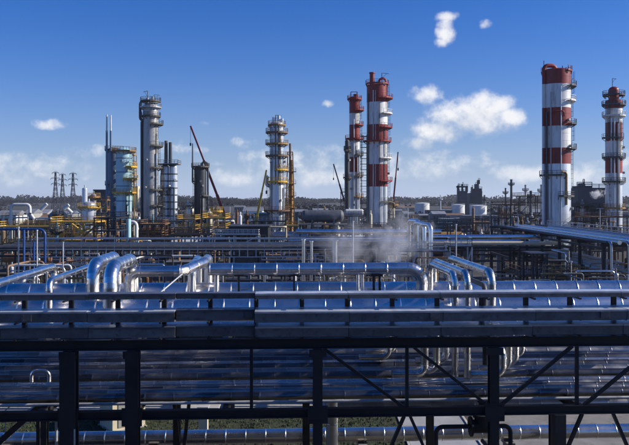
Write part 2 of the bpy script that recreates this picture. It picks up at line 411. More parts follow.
g = MB(); g.box((12, 40, 0), (40, 66, .025)); struct('concrete_yard', g, 'conc_d')
for i, (a, b, y, w) in enumerate(((-300, 400, 151, 6), (-400, 500, 214, 7), (-500, 700, 330, 9), (-900, 1100, 480, 10))):
    g = MB(); g.box((a, y, 0), (b, y + w, .03 + i * .001)); struct('asphalt_road', g, 'asphalt')
    g = MB()
    for k in range(int((b - a) / 12)): g.box((a + k * 12, y + w / 2 - .08, .031 + i * .001), (a + k * 12 + 4, y + w / 2 + .08, .036 + i * .001))
    struct('road_marking', g, 'white')
for x0, x1, y0, y1 in ((40, 62, 230, 262), (66, 98, 285, 318), (58, 84, 345, 372), (22, 38, 300, 322), (-150, -120, 235, 262)):
    g = MB(); g.box((x0, y0, 0), (x1, y1, .04)); struct('concrete_pad', g, 'conc')

# ------------------------------------------------------------------ foreground pipe rack
XF = Matrix.Translation((0, 28, 0)) @ Matrix.Rotation(R(2.7), 4, 'Z') @ Matrix.Translation((0, -28, 0))
V0, VB = 26.1, 37.2                      # front and back column lines
def U(px, v=26.1): return (px - 314.5) * v / F
TOP, LOW = 11.2, 8.8                     # bearing levels of the two tiers
rack = thing('pipe_rack', 'dark steel two-tier pipe rack crossing the whole foreground', 'pipe rack', (0, V0, 0))
def column(u, v, w, z1, par=rack):
    c = MB(); c.ibeam((u, v, 0), (u, v, z1), w, w * 1.0, w * .13)
    o = c.build('column', 'steel', par)
    MB().box((u - w * .8, v - w * .8, 0), (u + w * .8, v + w * .8, .08)).build('base_plate', 'steel', o)
UX0, UX1 = -13.4, 13.6
front_cols = [(-12.6, .4), (U(70), .52), (U(132), .44), (U(315), .32), (U(493), .32), (12.3, .32)]
for u, w in front_cols: column(u, V0, w, TOP - .36)
for u in (-12.6, -6.25, 0.02, 6.13, 12.3): column(u, VB, .34, TOP - .36)
def beam(p, q, w, h, name='beam', m='steel', par=rack): return MB().ibeam(p, q, w, h, .04).build(name, m, par)
for v in (V0, VB):
    beam((UX0, v, TOP - .18), (UX1, v, TOP - .18), .24, .355, 'girder')
    beam((UX0, v, LOW - .16), (UX1, v, LOW - .16), .24, .31, 'girder')
us = sorted([-12.6, -9.4, -6.25, -3.15, .02, 3.1, 6.13, 9.2, 12.3])
for u in us:
    beam((u, V0 + .13, TOP - .17), (u, VB - .13, TOP - .17), .2, .335, 'crossbeam')
    beam((u, V0 + .13, LOW - .17), (u, VB - .13, LOW - .17), .2, .335, 'crossbeam')
for u in (U(249), U(405), U(579)):
    MB().bar((u, V0 + .02, LOW - .02), (u, V0 + .02, TOP - .37), .11).build('hanger', 'steel', rack)
def brace(a, b, w=.13, v=V0 - .02):
    MB().bar((a[0], v, a[1]), (b[0], v, b[1]), w, .1).build('brace', 'steel', rack)
zt, zl = TOP - .36, LOW - .02
brace((U(321), zt), (U(402), zl)); brace((U(412), zt), (U(488), zl)); brace((U(574), zt), (U(499), zl)); brace((U(662), zt), (U(586), zl))
zz = LOW - .32
brace((U(402), zz), (U(370), 6.0), .16); brace((U(408), zz), (U(440), 6.0), .16)
brace((U(584), zz), (U(560), 6.6), .14); brace((U(616), zz), (U(640), 6.6), .14)
for u in (U(160), U(178)):
    brace((u, zz), (u + (.35 if u < U(170) else -.4), 5.0), .13, V0 + 3.0)
MB().box((U(555), V0 - .17, 0), (U(566), V0 + .17, LOW - .32)).build('column', 'steel', rack)
for u in (U(70), U(132), U(315), U(493)):   # gusset plates with bolts where members meet
    p = MB(); p.box((u - .3, V0 - .19, TOP - .62), (u + .3, V0 - .165, TOP - .37)); p.build('gusset_plate', 'steel', rack)
    p = MB(); p.box((u - .34, V0 - .19, LOW - .5), (u + .34, V0 - .165, LOW + .12)); gp = p.build('gusset_plate', 'steel', rack)
    b = MB()
    for du in (-.24, -.08, .08, .24):
        for z in (LOW - .4, LOW + .03): b.cyl((u + du, V0 - .21, z), (u + du, V0 - .19, z), .03, n=6)
    b.build('bolts', 'steel', gp)['kind'] = 'stuff'
# tray bracket posts
posts_u = [U(26 + 45.6 * k, 26.3) for k in range(-1, 15)]
for u in posts_u:
    o = MB().ibeam((u, 26.42, TOP), (u, 26.42, 12.78), .15, .14, .03).build('bracket_post', 'steel', rack)
    for z in (12.60, 11.88, 11.34):
        MB().bar((u, 25.45, z - .03), (u, 26.35, z - .03), .07, .05).build('bracket_arm', 'steel', o)

def cable_tray(label, z0, z1, jumps):
    """jumps: list of (u0,u1,v0,v1,lid material): sections of one tray, a bit staggered"""
    t = thing('cable_tray', label, 'cable tray', (0, 26.0, z0), 'cable trays on the front of the rack')
    for a, b, v0, v1, lm in jumps:
        n = max(1, round((b - a) / 3.0)); l = (b - a) / n
        for i in range(n):
            x0, x1 = a + l * i + .008, a + l * (i + 1) - .008; dv = random.uniform(-.012, .012); dz = random.uniform(-.008, .008)
            s = MB(); s.box((x0, v0 + dv, z0 + dz), (x1, v0 + .03 + dv, z1 + dz)); s.box((x0, v0 + .031 + dv, z0 + dz), (x1, v1 - .031, z0 + .03 + dz)); s.box((x0, v1 - .03, z0 + dz), (x1, v1, z1 + dz))
            sec = s.build('tray_section', 'tray', t)
            k = MB(); k.box((x0 - .004, v0 - .03 + dv, z1 + .001 + dz), (x1 + .004, v1 + .02, z1 + .022 + dz)); k.box((x0 - .004, v0 - .03 + dv, z1 - .035 + dz), (x1 + .004, v0 - .018 + dv, z1 + .0005 + dz)); k.build('lid', lm, sec)
    return t
ua, ub = U(175.5), U(253)
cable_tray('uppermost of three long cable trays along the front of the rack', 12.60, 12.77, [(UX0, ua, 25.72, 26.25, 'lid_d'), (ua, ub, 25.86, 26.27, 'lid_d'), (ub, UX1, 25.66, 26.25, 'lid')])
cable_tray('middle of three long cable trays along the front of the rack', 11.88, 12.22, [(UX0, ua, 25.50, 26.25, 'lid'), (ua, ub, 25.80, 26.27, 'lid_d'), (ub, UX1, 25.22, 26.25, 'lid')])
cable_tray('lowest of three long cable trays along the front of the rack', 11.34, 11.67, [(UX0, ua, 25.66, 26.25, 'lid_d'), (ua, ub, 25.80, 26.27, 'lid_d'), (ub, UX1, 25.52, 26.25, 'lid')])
for u, lab in ((-9.6, 'far left'), (-2.35, 'left of centre'), (3.9, 'right of centre'), (9.7, 'far right')):   # splice plates with bolts across tray joints
    for z, v in ((12.05, 25.17 if u > U(253) else 25.45 if u < U(175) else 25.75),):
        sp_ = thing('splice_plate', 'small bolted splice plate on the middle cable tray, ' + lab, 'plate', (u, v, z - .1))
        MB().box((u - .16, v, z - .11), (u + .16, v + .012, z + .11)).build('plate', 'tray', sp_)
        for du in (-.11, .11):
            for dz in (-.07, .07): MB().cyl((u + du, v - .012, z + dz), (u + du, v, z + dz), .016, n=6).build('bolt', 'steel_g', sp_)

# --- upper tier pipes
clad_pipe('insulated_pipe', 'widest silver clad pipe running along the back of the rack top', [(-17.5, 35.0, TOP + .47), (17.5, 35.0, TOP + .47)], .465, 'alu')
clad_pipe('insulated_pipe', 'silver clad pipe seen between upper and middle cable trays', [(-15.5, 30.4, TOP + .41), (15.5, 30.4, TOP + .41)], .405, 'alu', phase=.3)
clad_pipe('insulated_pipe', 'thin silver clad pipe seen between middle and lowest cable trays', [(-14.3, 27.7, TOP + .17), (14.3, 27.7, TOP + .17)], .165, 'alu')
simple_pipe('small_pipe', 'narrow grey pipe between the two large rack-top pipes', [(-16, 32.55, TOP + .13), (16, 32.55, TOP + .13)], .125, 'alu_d', n=16)
simple_pipe('small_pipe', 'narrow dark pipe lying behind the cable trays', [(-14.6, 28.6, TOP + .1), (14.6, 28.6, TOP + .1)], .095, 'lag', n=16)
for v, r, m, lab in ((29.3, .24, 'alu', 'added clad pipe hidden close behind the cable trays'), (31.75, .3, 'alu_d', 'added clad pipe low in front of the widest rack-top pipe'), (33.3, .3, 'alu', 'added clad pipe tucked against the front of the widest pipe'), (36.35, .3, 'alu_d', 'added clad pipe along the far edge of the rack top')):  # extra pipes, mostly hidden, added to keep sky light off the lower tier
    clad_pipe('insulated_pipe', lab, [(-v * .5, v, TOP + r + .005), (v * .5, v, TOP + r + .005)], r, m)
zP = 12.87
clad_pipe('insulated_pipe', 'raised silver pipe ending in a downward elbow at right', [(U(216, 33.6), 33.6, zP), (U(428.5, 33.6), 33.6, zP), (U(428.5, 33.6), 33.6, 10.9)], .27, 'alu', bend=.62)
clad_pipe('insulated_pipe', 'raised silver pipe that jogs back beside the twin arches', [(U(136, 32.2), 32.2, 10.9), (U(136, 32.2), 32.2, 12.92), (U(188, 32.2), 32.2, 12.92), (U(211, 34.2), 34.35, 13.12), (U(211, 34.2), 36.4, 13.12), (U(211, 34.2), 36.4, 10.9)], .225, 'alu', bend=.45, flanges=((.93, 1),))
clad_pipe('insulated_pipe', 'shorter silver jog pipe lying just behind the other jog', [(U(199, 34), 34.0, 10.9), (U(199, 34), 34.0, 12.95), (U(208, 36.9), 36.9, 13.1), (U(208, 36.9), 36.9, 10.9)], .19, 'alu_b', bend=.4)
for i, (px, v, lab) in enumerate(((223, 33.6, 'pale silver stub under the left end of raised pipe'), (364, 33.6, 'left silver twin leg under the raised pipe'), (368.6, 33.9, 'right silver twin leg under the raised pipe'))):
    simple_pipe('short_pipe', lab, [(U(px, v), v, 10.9), (U(px, v), v, zP - .26)], .11 if i == 0 else .075, 'alu_b', n=14)
pst = thing('pipe_support', 'dark goal-post support under the raised pipe', 'pipe support', (U(383, 33.6), 33.6, TOP))
for px in (380, 386): MB().bar((U(px, 33.6), 33.6, TOP - .05), (U(px, 33.6), 33.6, zP - .36), .1).build('leg', 'steel', pst)
MB().bar((U(377, 33.6), 33.6, zP - .31), (U(389, 33.6), 33.6, zP - .31), .14, .09).build('crosshead', 'steel', pst)
for px in (245, 300):
    pst = thing('pipe_support', 'thin dark post under the raised pipe, %s one' % ('left' if px < 270 else 'middle'), 'pipe support', (U(px, 33.6), 33.6, TOP))
    MB().bar((U(px, 33.6), 33.6, TOP - .05), (U(px, 33.6), 33.6, zP - .3), .08).build('leg', 'steel', pst)
    MB().bar((U(px, 33.6) - .2, 33.6, zP - .29), (U(px, 33.6) + .2, 33.6, zP - .29), .14, .04).build('crosshead', 'steel', pst)
# the twin arches
clad_pipe('arched_pipe', 'front one of the two thick silver pipe arches', [(U(114.5, 29.6), 29.6, 11.4), (U(114.5, 29.6), 29.6, 13.3), (U(114.5, 29.6), 34.1, 13.3), (U(114.5, 29.6), 34.1, 11.9)], .275, 'alu_b', bend=.75, pitch=.8)
clad_pipe('arched_pipe', 'rear one of the two thick silver pipe arches', [(U(98.5, 30.6), 30.6, 11.4), (U(98.5, 30.6), 30.6, 13.35), (U(98.5, 30.6), 35.0, 13.35), (U(98.5, 30.6), 35.0, 11.9)], .26, 'alu_b', bend=.75, pitch=.8)
# pipes running away from the camera on the left
clad_pipe('insulated_pipe', 'long silver pipe slanting in from the left edge above the rack', [(U(-34, 25.8), 25.8, 12.8), (U(-34, 25.8), 36.2, 12.8), (U(-34, 25.8), 36.2, 10.9)], .16, 'alu_b', bend=.4)
clad_pipe('insulated_pipe', 'silver pipe with upright leg left of the arches', [(U(54.5, 29.2), 29.2, 10.6), (U(54.5, 29.2), 29.2, 12.86), (U(54.5, 29.2), 35.9, 12.86), (U(54.5, 29.2), 35.9, 10.9)], .125, 'alu_b', bend=.34)
simple_pipe('small_pipe', 'thin pipe bent over behind the left slanting pipe', [(U(76, 36.4), 36.4, 10.9), (U(76, 36.4), 36.4, 12.75), (U(50, 36.4), 36.4, 12.75)], .07, 'alu_d', n=12)
simple_pipe('conduit', 'thin pale conduit bent diagonally over the widest pipe', [(U(163.5, 29.5), 29.5, 11.2), (U(163.5, 29.5), 29.5, 12.37), (U(187, 31.6), 31.6, 12.86)], .03, 'galv', n=8, bend=.1, cat='conduit')
# three pipes that come forward and turn down, right of the raised pipe
for px, v, r, z, m, lab, bk in ((458, 29.4, .125, 13.02, 'alu', 'leftmost of three bent pipes turning down right of the raised pipe', 34.2),
                                (470.5, 29.2, .135, 13.06, 'alu', 'middle of three bent pipes turning down right of the raised pipe', 35.5),
                                (495, 29.2, .165, 13.1, 'alu', 'rightmost and thickest of three bent pipes turning down', 36.3)):
    clad_pipe('bent_pipe', lab, [(U(px, v), bk, 10.9), (U(px, v), bk, z), (U(px, v), v, z), (U(px, v), v, LOW + .3)], r, m, bend=.42, pitch=.9)
simple_pipe('small_pipe', 'narrow dark pipe below the thickest bent pipe', [(U(489, 29.6), 36.0, 12.55), (U(489, 29.6), 29.6, 12.55), (U(489, 29.6), 29.6, 9.4)], .1, 'lag', n=14)
# --- lower tier pipes
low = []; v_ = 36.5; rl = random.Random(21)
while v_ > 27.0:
    r = rl.choice((.12, .15, .17, .2)); low.append((v_ - r, r, ('alu_d', 'alu_shade', 'alu', 'alu_d', 'alu_shade')[len(low) % 5])); v_ -= 2 * r + rl.choice((.08, .14, .3, .55))
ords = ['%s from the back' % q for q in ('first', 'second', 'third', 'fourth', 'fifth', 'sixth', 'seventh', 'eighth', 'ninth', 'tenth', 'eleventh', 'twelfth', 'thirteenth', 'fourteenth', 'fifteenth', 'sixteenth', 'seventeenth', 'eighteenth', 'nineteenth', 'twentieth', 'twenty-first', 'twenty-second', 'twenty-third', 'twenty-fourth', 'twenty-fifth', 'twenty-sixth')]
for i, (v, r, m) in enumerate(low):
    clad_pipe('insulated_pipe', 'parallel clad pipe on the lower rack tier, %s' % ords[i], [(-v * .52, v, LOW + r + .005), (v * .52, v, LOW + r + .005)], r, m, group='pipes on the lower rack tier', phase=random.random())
for px, v, r, z1, lab in ((426, 28.4, .15, 10.8, 'silver drop pipe just right of the hanger rod'), (439, 29.0, .14, 10.8, 'second silver drop pipe right of the hanger rod'),
                          (450, 30.6, .14, 10.7, 'third silver drop pipe right of the hanger rod'), (505, 28.2, .15, 10.4, 'silver drop pipe right of the rack column at right'), (513, 29.2, .12, 10.7, 'second drop pipe right of the rack column at right'), (521, 30.0, .12, 10.8, 'slim silver drop pipe between column and diagonal brace'),
                          (529, 31.5, .12, 10.8, 'farther slim drop pipe between column and diagonal brace'), (393, 31.4, .12, 10.6, 'silver drop pipe left of the hanger rod'), (400, 32.6, .12, 10.6, 'farther drop pipe left of the hanger rod')):
    clad_pipe('drop_pipe', lab, [(U(px, v), v + 1.6, z1 - .1), (U(px, v), v, z1 - .1), (U(px, v), v, LOW + .6), (U(px, v) - 1.2, v, LOW + .6)], r, 'alu', bend=.3, pitch=.8)
simple_pipe('small_pipe', 'thin pale pipe along the front of the lower tier', [(-14, 26.7, 8.86), (14, 26.7, 8.86)], .055, 'galv', n=12)
simple_pipe('arched_pipe', 'small bright pipe hoop standing on the lower tier at left', [(U(37, 28.6), 28.6, 9.2), (U(37, 28.6), 28.6, 9.62), (U(54, 28.6), 28.6, 9.62), (U(54, 28.6), 28.6, 9.2)], .07, 'alu_b', n=12, bend=.22)
# --- low level beneath the rack
clad_pipe('insulated_pipe', 'large silver pipe near the ground under the rack', [(-22, 38.6, 3.95), (22, 38.6, 3.95)], .36, 'alu', pitch=1.0)
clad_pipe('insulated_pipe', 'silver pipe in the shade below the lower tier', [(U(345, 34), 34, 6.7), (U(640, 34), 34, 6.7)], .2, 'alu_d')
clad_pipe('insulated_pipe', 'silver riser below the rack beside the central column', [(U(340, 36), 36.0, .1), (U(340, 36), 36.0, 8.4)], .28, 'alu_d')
for i, px in enumerate((-120, 20, 165, 372, 520, 660)):
    s = thing('pipe_support', 'low concrete support under the ground-level pipe, ' + ('outside the left edge', 'near the left edge', 'right of the second column', 'right of the central riser', 'right of the gate valve', 'outside the right edge')[i], 'pipe support', (U(px, 38.6), 38.6, 0), 'ground-level pipe supports')
    MB().box((U(px, 38.6) - .16, 38.3, 0), (U(px, 38.6) + .16, 38.9, 3.4)).build('pillar', 'conc_d', s)
    MB().box((U(px, 38.6) - .22, 38.0, 3.401), (U(px, 38.6) + .22, 39.2, 3.58)).build('cap', 'conc_d', s)
def valve(label, u, v, z, s=1.0, m='dark'):
    t = thing('gate_valve', label, 'valve', (u, v, z - .5 * s))
    MB().cyl((u - .45 * s, v, z), (u + .45 * s, v, z), .24 * s, n=14).build('body', m, t)
    fl = MB()
    for k in (-.45, .38): MB().cyl((u + k * s, v, z), (u + (k + .07) * s, v, z), .36 * s, n=16).build('flange', m, t)
    MB().lathe((u, v, z), [(.26 * s, .0), (.28 * s, .3 * s), (.34 * s, .34 * s), (.34 * s, .44 * s), (.16 * s, .5 * s), (.1 * s, .95 * s), (.0, .96 * s)], 14).build('bonnet', m, t)
    MB().cyl((u, v, z + .9 * s), (u, v, z + 1.35 * s), .035 * s, n=8).build('stem', 'galv', t)
    w = MB(); w.tube([(u + .33 * s * math.cos(a), v + .33 * s * math.sin(a), z + 1.12 * s) for a in [k * math.pi / 8 for k in range(17)]], .03 * s, 6)
    for k in range(4):
        a = k * math.pi / 2; w.bar((u, v, z + 1.12 * s), (u + .33 * s * math.cos(a), v + .33 * s * math.sin(a), z + 1.12 * s), .03 * s)
    w.build('handwheel', m, t)
    return t
valve('dark gate valve beside the right-hand rack column', U(483, 27.2), 27.2, 7.75, 1.0)
simple_pipe('small_pipe', 'dark pipe running into the gate valve', [(U(436, 27.2), 27.2, 0), (U(436, 27.2), 27.2, 7.75), (U(470, 27.2), 27.2, 7.75)], .08, 'lag_d', n=14)
simple_pipe('small_pipe', 'dark pipe leaving the gate valve downwards', [(U(500, 27.2), 27.2, 7.75), (U(512, 27.2), 27.2, 7.75), (U(512, 27.2), 27.2, 6.0), (U(512, 27.2), 31, 6.0)], .08, 'lag_d', n=14)
# stairs at lower left
st = thing('steel_stair', 'steel stair with pale tread nosings at the lower left', 'stair', (U(8, 33), 33, 0))
for k in range(16):
    o = MB(); x = -15.6 + k * .27; z = 3.6 + k * .235; o.box((x, 32.6, z), (x + .3, 33.6, z + .035)); o.build('tread', 'galv', st)
for v in (32.56, 33.6): MB().bar((-15.7, v, 3.4), (-11.3, v, 7.3), .05, .25).build('stringer', 'steel', st)
r_ = MB(); r_.bar((-15.7, 32.56, 4.5), (-11.3, 32.56, 8.4), .05)
for k in range(4): r_.bar((-15.6 + k * 1.4, 32.56, 3.5 + k * 1.24), (-15.6 + k * 1.4, 32.56, 4.6 + k * 1.24), .045)
r_.build('handrail', 'galv', st)
for x in (-15.5, -11.6): MB().bar((x, 33.1, 0), (x, 33.1, 3.5 if x < -13 else 7.0), .14).build('post', 'steel', st)
simple_pipe('small_pipe', 'slim pale upright pipe at lower left beside column', [(U(59.5, 27.5), 27.5, 0), (U(59.5, 27.5), 27.5, 8.2)], .05, 'galv', n=10)
simple_pipe('small_pipe', 'slim bright pipe clipped to the leftmost column', [(U(74.5, 25.7), 25.7, 0), (U(74.5, 25.7), 25.7, 8.3)], .03, 'galv', n=8)
XF = IDENT
# cream kiosk and low walls seen under the rack
XF = Matrix.Translation((-13.4, 53.2, 0)) @ Matrix.Rotation(R(38), 4, 'Z') @ Matrix.Translation((13.4, -53.2, 0))
k = thing('switch_kiosk', 'cream switchgear kiosk on the grass seen under the rack', 'kiosk', (-13.4, 53.2, 0))
MB().box((-14.6, 52.2, .12), (-12.2, 54.4, 2.15)).build('wall', 'cream', k)
MB().box((-14.75, 52.05, 2.151), (-12.05, 54.55, 2.3)).build('roof', 'conc', k)
MB().box((-14.7, 52.1, 0), (-12.1, 54.5, .119)).build('plinth', 'conc', k)
MB().box((-14.2, 52.15, .3), (-13.2, 52.195, 1.95)).build('door', 'shed', k)
XF = IDENT
for x0, x1, m, lab in ((-9.7, -7.0, 'conc', 'pale concrete trough left of the lawn middle'), (-7.8, -7.2, 'cream', 'narrow cream post box on the lawn')):
    b = MB(); b.box((x0, 55.0 if m == 'conc' else 51.0, .05), (x1, 56.0 if m == 'conc' else 51.6, .75 if m == 'conc' else 1.9)); 
    t = thing('concrete_trough' if m == 'conc' else 'junction_box', lab, 'trough' if m == 'conc' else 'box', (x0, 55.5, 0)); b.build('body', m, t)
    MB().box((x0 - .08, 54.92 if m == 'conc' else 50.92, .751 if m == 'conc' else 1.901), (x1 + .08, 56.08 if m == 'conc' else 51.68, .83 if m == 'conc' else 1.98)).build('lid', 'conc', t)
#==PART2==

# ------------------------------------------------------------------ towers
def arc_platform(root, cx, cy, z, r0, r1, a0, a1, m='plat', t=.09, h=1.25, name='platform'):
    r1 = r0 + (r1 - r0) * 1.32
    mb = MB(); n = max(4, int((a1 - a0) / 15))
    mb.lathe((cx, cy, z), [(r0, -.12), (r1, -.12), (r1, .14), (r0, .14)], n, smooth=False, a0=a0, a1=a1)
    for i in range(0, n + 1, 2):
        a = R(a0 + (a1 - a0) * i / n); c, s = math.cos(a), math.sin(a)
        mb.bar((cx + r0 * c, cy + r0 * s, z - .9), (cx + (r1 - .1) * c, cy + (r1 - .1) * s, z - .1), .14)
    p = mb.build(name, m, root)
    hb = MB()
    pts = [Vector((cx + (r1 - .06) * math.cos(R(a0 + (a1 - a0) * i / n)), cy + (r1 - .06) * math.sin(R(a0 + (a1 - a0) * i / n)), z + .14)) for i in range(n + 1)]
    for a, b in zip(pts, pts[1:]):
        hb.bar(a + Vector((0, 0, h)), b + Vector((0, 0, h)), t); hb.bar(a + Vector((0, 0, h * .55)), b + Vector((0, 0, h * .55)), t * .8); hb.bar(a + Vector((0, 0, .14)), b + Vector((0, 0, .14)), .04, .28)
    for a in pts: hb.bar(a, a + Vector((0, 0, h)), t)
    hb.build('handrail', m, p)
    return p
def ladder(root, cx, cy, r, ang, z0, z1, m='plat', w=.5):
    a = R(ang); c, s = math.cos(a), math.sin(a); t = Vector((-s, c, 0)) * w / 2
    mb = MB(); p = Vector((cx + c * (r + .2), cy + s * (r + .2), z0)); u = Vector((0, 0, z1 - z0))
    mb.bar(p - t, p - t + u, .07); mb.bar(p + t, p + t + u, .07)
    for i in range(int((z1 - z0) / .45)): q = p + Vector((0, 0, .45 * i)); mb.bar(q - t, q + t, .05)
    o = Vector((c, s, 0)) * .75
    for i in range(int((z1 - z0 - 2) / 1.3)):
        q = p + Vector((0, 0, 2.2 + 1.3 * i)); k = [q - t, q - t * 1.5 + o * .6, q + o, q + t * 1.5 + o * .6, q + t]
        for e, f in zip(k, k[1:]): mb.bar(e, f, .05)
    for dt in (-1.5, 0, 1.5):
        q = p + t * dt + o * (1.0 if dt == 0 else .6); mb.bar(q + Vector((0, 0, 2.2)), q + u, .05)
    mb.build('ladder', m, root)
def shell(root, cx, cy, r, z0, z1, m, name='shell', course=1.9, r2=None, n=28):
    k = max(1, round((z1 - z0) / course)); prof = []
    r2 = r if r2 is None else r2
    for i in range(k):
        za, zb = z0 + (z1 - z0) * i / k, z0 + (z1 - z0) * (i + 1) / k; ra, rb = r + (r2 - r) * i / k, r + (r2 - r) * (i + 1) / k
        prof += [(ra + .035, za), (ra + .035, za + .1), (ra, za + .1), (rb, zb)]
    mb = MB(); mb.lathe((cx, cy, 0), prof, n)
    return mb.build(name, m, root)
def head(root, cx, cy, r, z, m, k=.5, name='head'):
    mb = MB(); mb.lathe((cx, cy, z), [(r * math.cos(R(a)), r * k * math.sin(R(a))) for a in (0, 20, 40, 60, 75, 90)], 28); return mb.build(name, m, root)
def spipe(root, pts, r, m, name='pipe', n=10, bend=None):
    return MB().tube(flat_path(pts, bend or 3 * r, 5) if len(pts) > 2 else pts, r, n).build(name, m, root)
def tower(name, label, px0, px1, d, bands, plats=(), ladders=(), skirt=None, cat='tower', hd=True):
    """bands [(ytop,ybot,material)] from the top down; plats [(y, a0, a1, extent_px, material)]"""
    s = d / F; cx, r = X((px0 + px1) / 2, d), (px1 - px0) / 2 * s; cy = d + r
    t = thing(name, label, cat, (cx, cy, 0))
    for i, (ya, yb, m) in enumerate(bands):
        z0 = 0 if i == len(bands) - 1 else Z(yb, d)
        shell(t, cx, cy, r, z0, Z(ya, d), m, 'painted_band' if len(bands) > 2 else 'shell')
    if hd: head(t, cx, cy, r, Z(bands[0][0], d), bands[0][2], .14 if len(bands) > 2 else .5)
    for y, a0, a1, ex, m in plats: arc_platform(t, cx, cy, Z(y, d), r + .03, r + ex * s, a0, a1, m)
    for ang, ya, yb in ladders: ladder(t, cx, cy, r, ang, Z(yb, d), Z(ya, d))
    rg = random.Random(int(px0 * 10)); yt = bands[0][0]
    for k in range(3 if r > 1.2 else 1):
        a = R(rg.uniform(-150, -15)); rr = rg.uniform(.12, .26); q = r + rr + .12
        spipe(t, [(cx + q * math.cos(a), cy + q * math.sin(a), 0), (cx + q * math.cos(a), cy + q * math.sin(a), Z(yt + rg.uniform(4, 70), d))], rr, rg.choice(('t_dark', 't_grey', 't_silver', 'plat')), 'riser', 8)
    for k in range(4):
        a = R(rg.uniform(-140, 0)); z = Z(rg.uniform(yt + 6, 225), d)
        MB().cyl((cx + r * .9 * math.cos(a), cy + r * .9 * math.sin(a), z), (cx + (r + .7) * math.cos(a), cy + (r + .7) * math.sin(a), z), .38, n=10).build('manhole', 't_grey', t)
    return t, cx, cy, r
def davit(t, cx, cy, z, h=4, m='plat', arm=1.8, a=0.0):
    mb = MB(); mb.cyl((cx, cy, z), (cx, cy, z + h), .12, n=8); mb.bar((cx, cy, z + h), (cx + arm * math.cos(a), cy + arm * math.sin(a), z + h - .2), .12); mb.bar((cx, cy, z + h * .6), (cx + arm * .7 * math.cos(a), cy + arm * .7 * math.sin(a), z + h - .2), .08); mb.build('davit', m, t)

def frame(label, x0, x1, y0, y1, zs, m='steel_g', dm='plat', nx=3, name='steel_structure', rail=True, bracing=True, group=None, rm=None, cw=.22, cat='framework'):
    t = thing(name, label, cat, ((x0 + x1) / 2, (y0 + y1) / 2, 0), group)
    xs = [x0 + (x1 - x0) * i / (nx - 1) for i in range(nx)]
    for x in xs:
        for y in (y0, y1): MB().bar((x, y, 0), (x, y, zs[-1] + (.0 if len(zs) > 1 else 0)), cw).build('column', m, t)
    for z in zs:
        b = MB().box((x0 - .2, y0 - .2, z - .14), (x1 + .2, y1 + .2, z)).build('deck', dm, t)
        if rail:
            h = MB()
            for p, q in (((x0, y0), (x1, y0)), ((x1, y0), (x1, y1)), ((x0, y1), (x1, y1)), ((x0, y0), (x0, y1))): rails(h, (*p, z), (*q, z), 1.1, 1.3, .07)
            h.build('handrail', rm or m, b)
    if bracing:
        zz = [0] + list(zs)
        for k in range(len(zz) - 1):
            i = k % (nx - 1); MB().bar((xs[i], y0 - .16, zz[k]), (xs[i + 1], y0 - .16, zz[k + 1] - .3), .16).build('brace', m, t)
    return t
# pale blue tower, its dark neighbour and the two thin vents
t, cx, cy, r = tower('process_tower', 'pale blue cylindrical tower with yellow platforms at left', 114, 130, 250, [(151, 196, 't_blue'), (196, 250, 't_blue')],
    [(151, -200, 160, 3.2, 'ochre'), (167, -70, 60, 4, 'yellow'), (179, -80, 40, 4.4, 'yellow'), (193, -170, 70, 3.2, 'yellow'), (222, -160, 20, 2.5, 'plat')], [(-20, 151, 193), (-60, 193, 235)])
spipe(t, [(cx + r + .8, cy, Z(245, 250)), (cx + r + .8, cy, Z(172, 250))], .25, 'ochre', 'side_pipe')
for y in (158, 172, 186, 201, 212, 226): MB().lathe((cx, cy, Z(y, 250)), [(r, -.15), (r + .09, -.15), (r + .09, .15), (r, .15)], 28).build('stiffener_ring', 't_navy', t)
b = MB(); b.box((cx + r * .7, cy + 1, Z(208, 250)), (cx + r + 1.7, cy + 4, Z(186, 250))); b.build('side_cabinet', 'cream', t)
ff = MB()
for k in range(9): ff.bar((cx + r + .2, cy - 1.2, Z(160 + k * 3.4, 250)), (cx + r + 1.9, cy - 1.2, Z(161.5 + k * 3.4, 250)), .12)
ff.build('stair_flight', 'yellow', t)
t, cx, cy, r = tower('process_tower', 'dark blue-grey cylinder right behind the pale blue tower', 106, 119, 257, [(150, 250, 't_navy')], [(150, -190, 10, 2.2, 'plat'), (185, -180, -90, 2, 'plat')])
for px, y0, lab in ((107.6, 115, 'left one of the two thin white-tipped vent pipes'), (111.6, 115.5, 'right one of the two thin white-tipped vent pipes')):
    v = thing('vent_stack', lab, 'vent', (X(px, 254), 254 - 1, 0))
    MB().cyl((X(px, 254), 253, 0), (X(px, 254), 253, Z(131, 254)), .4, .36, n=12).build('lower_shaft', 't_navy', v)
    MB().cyl((X(px, 254), 253, Z(131, 254)), (X(px, 254), 253, Z(y0, 254)), .27, .22, n=10).build('upper_shaft', 'white', v)
zz = [Z(y, 258) for y in range(236, 152, -9)]
frame('yellow stair tower clinging to the pale blue tower', X(127.5, 257), X(134, 257), 257, 260.5, zz, 'ochre', 'ochre', 2, 'stair_tower', rm='yellow', cw=.2, cat='stair tower')
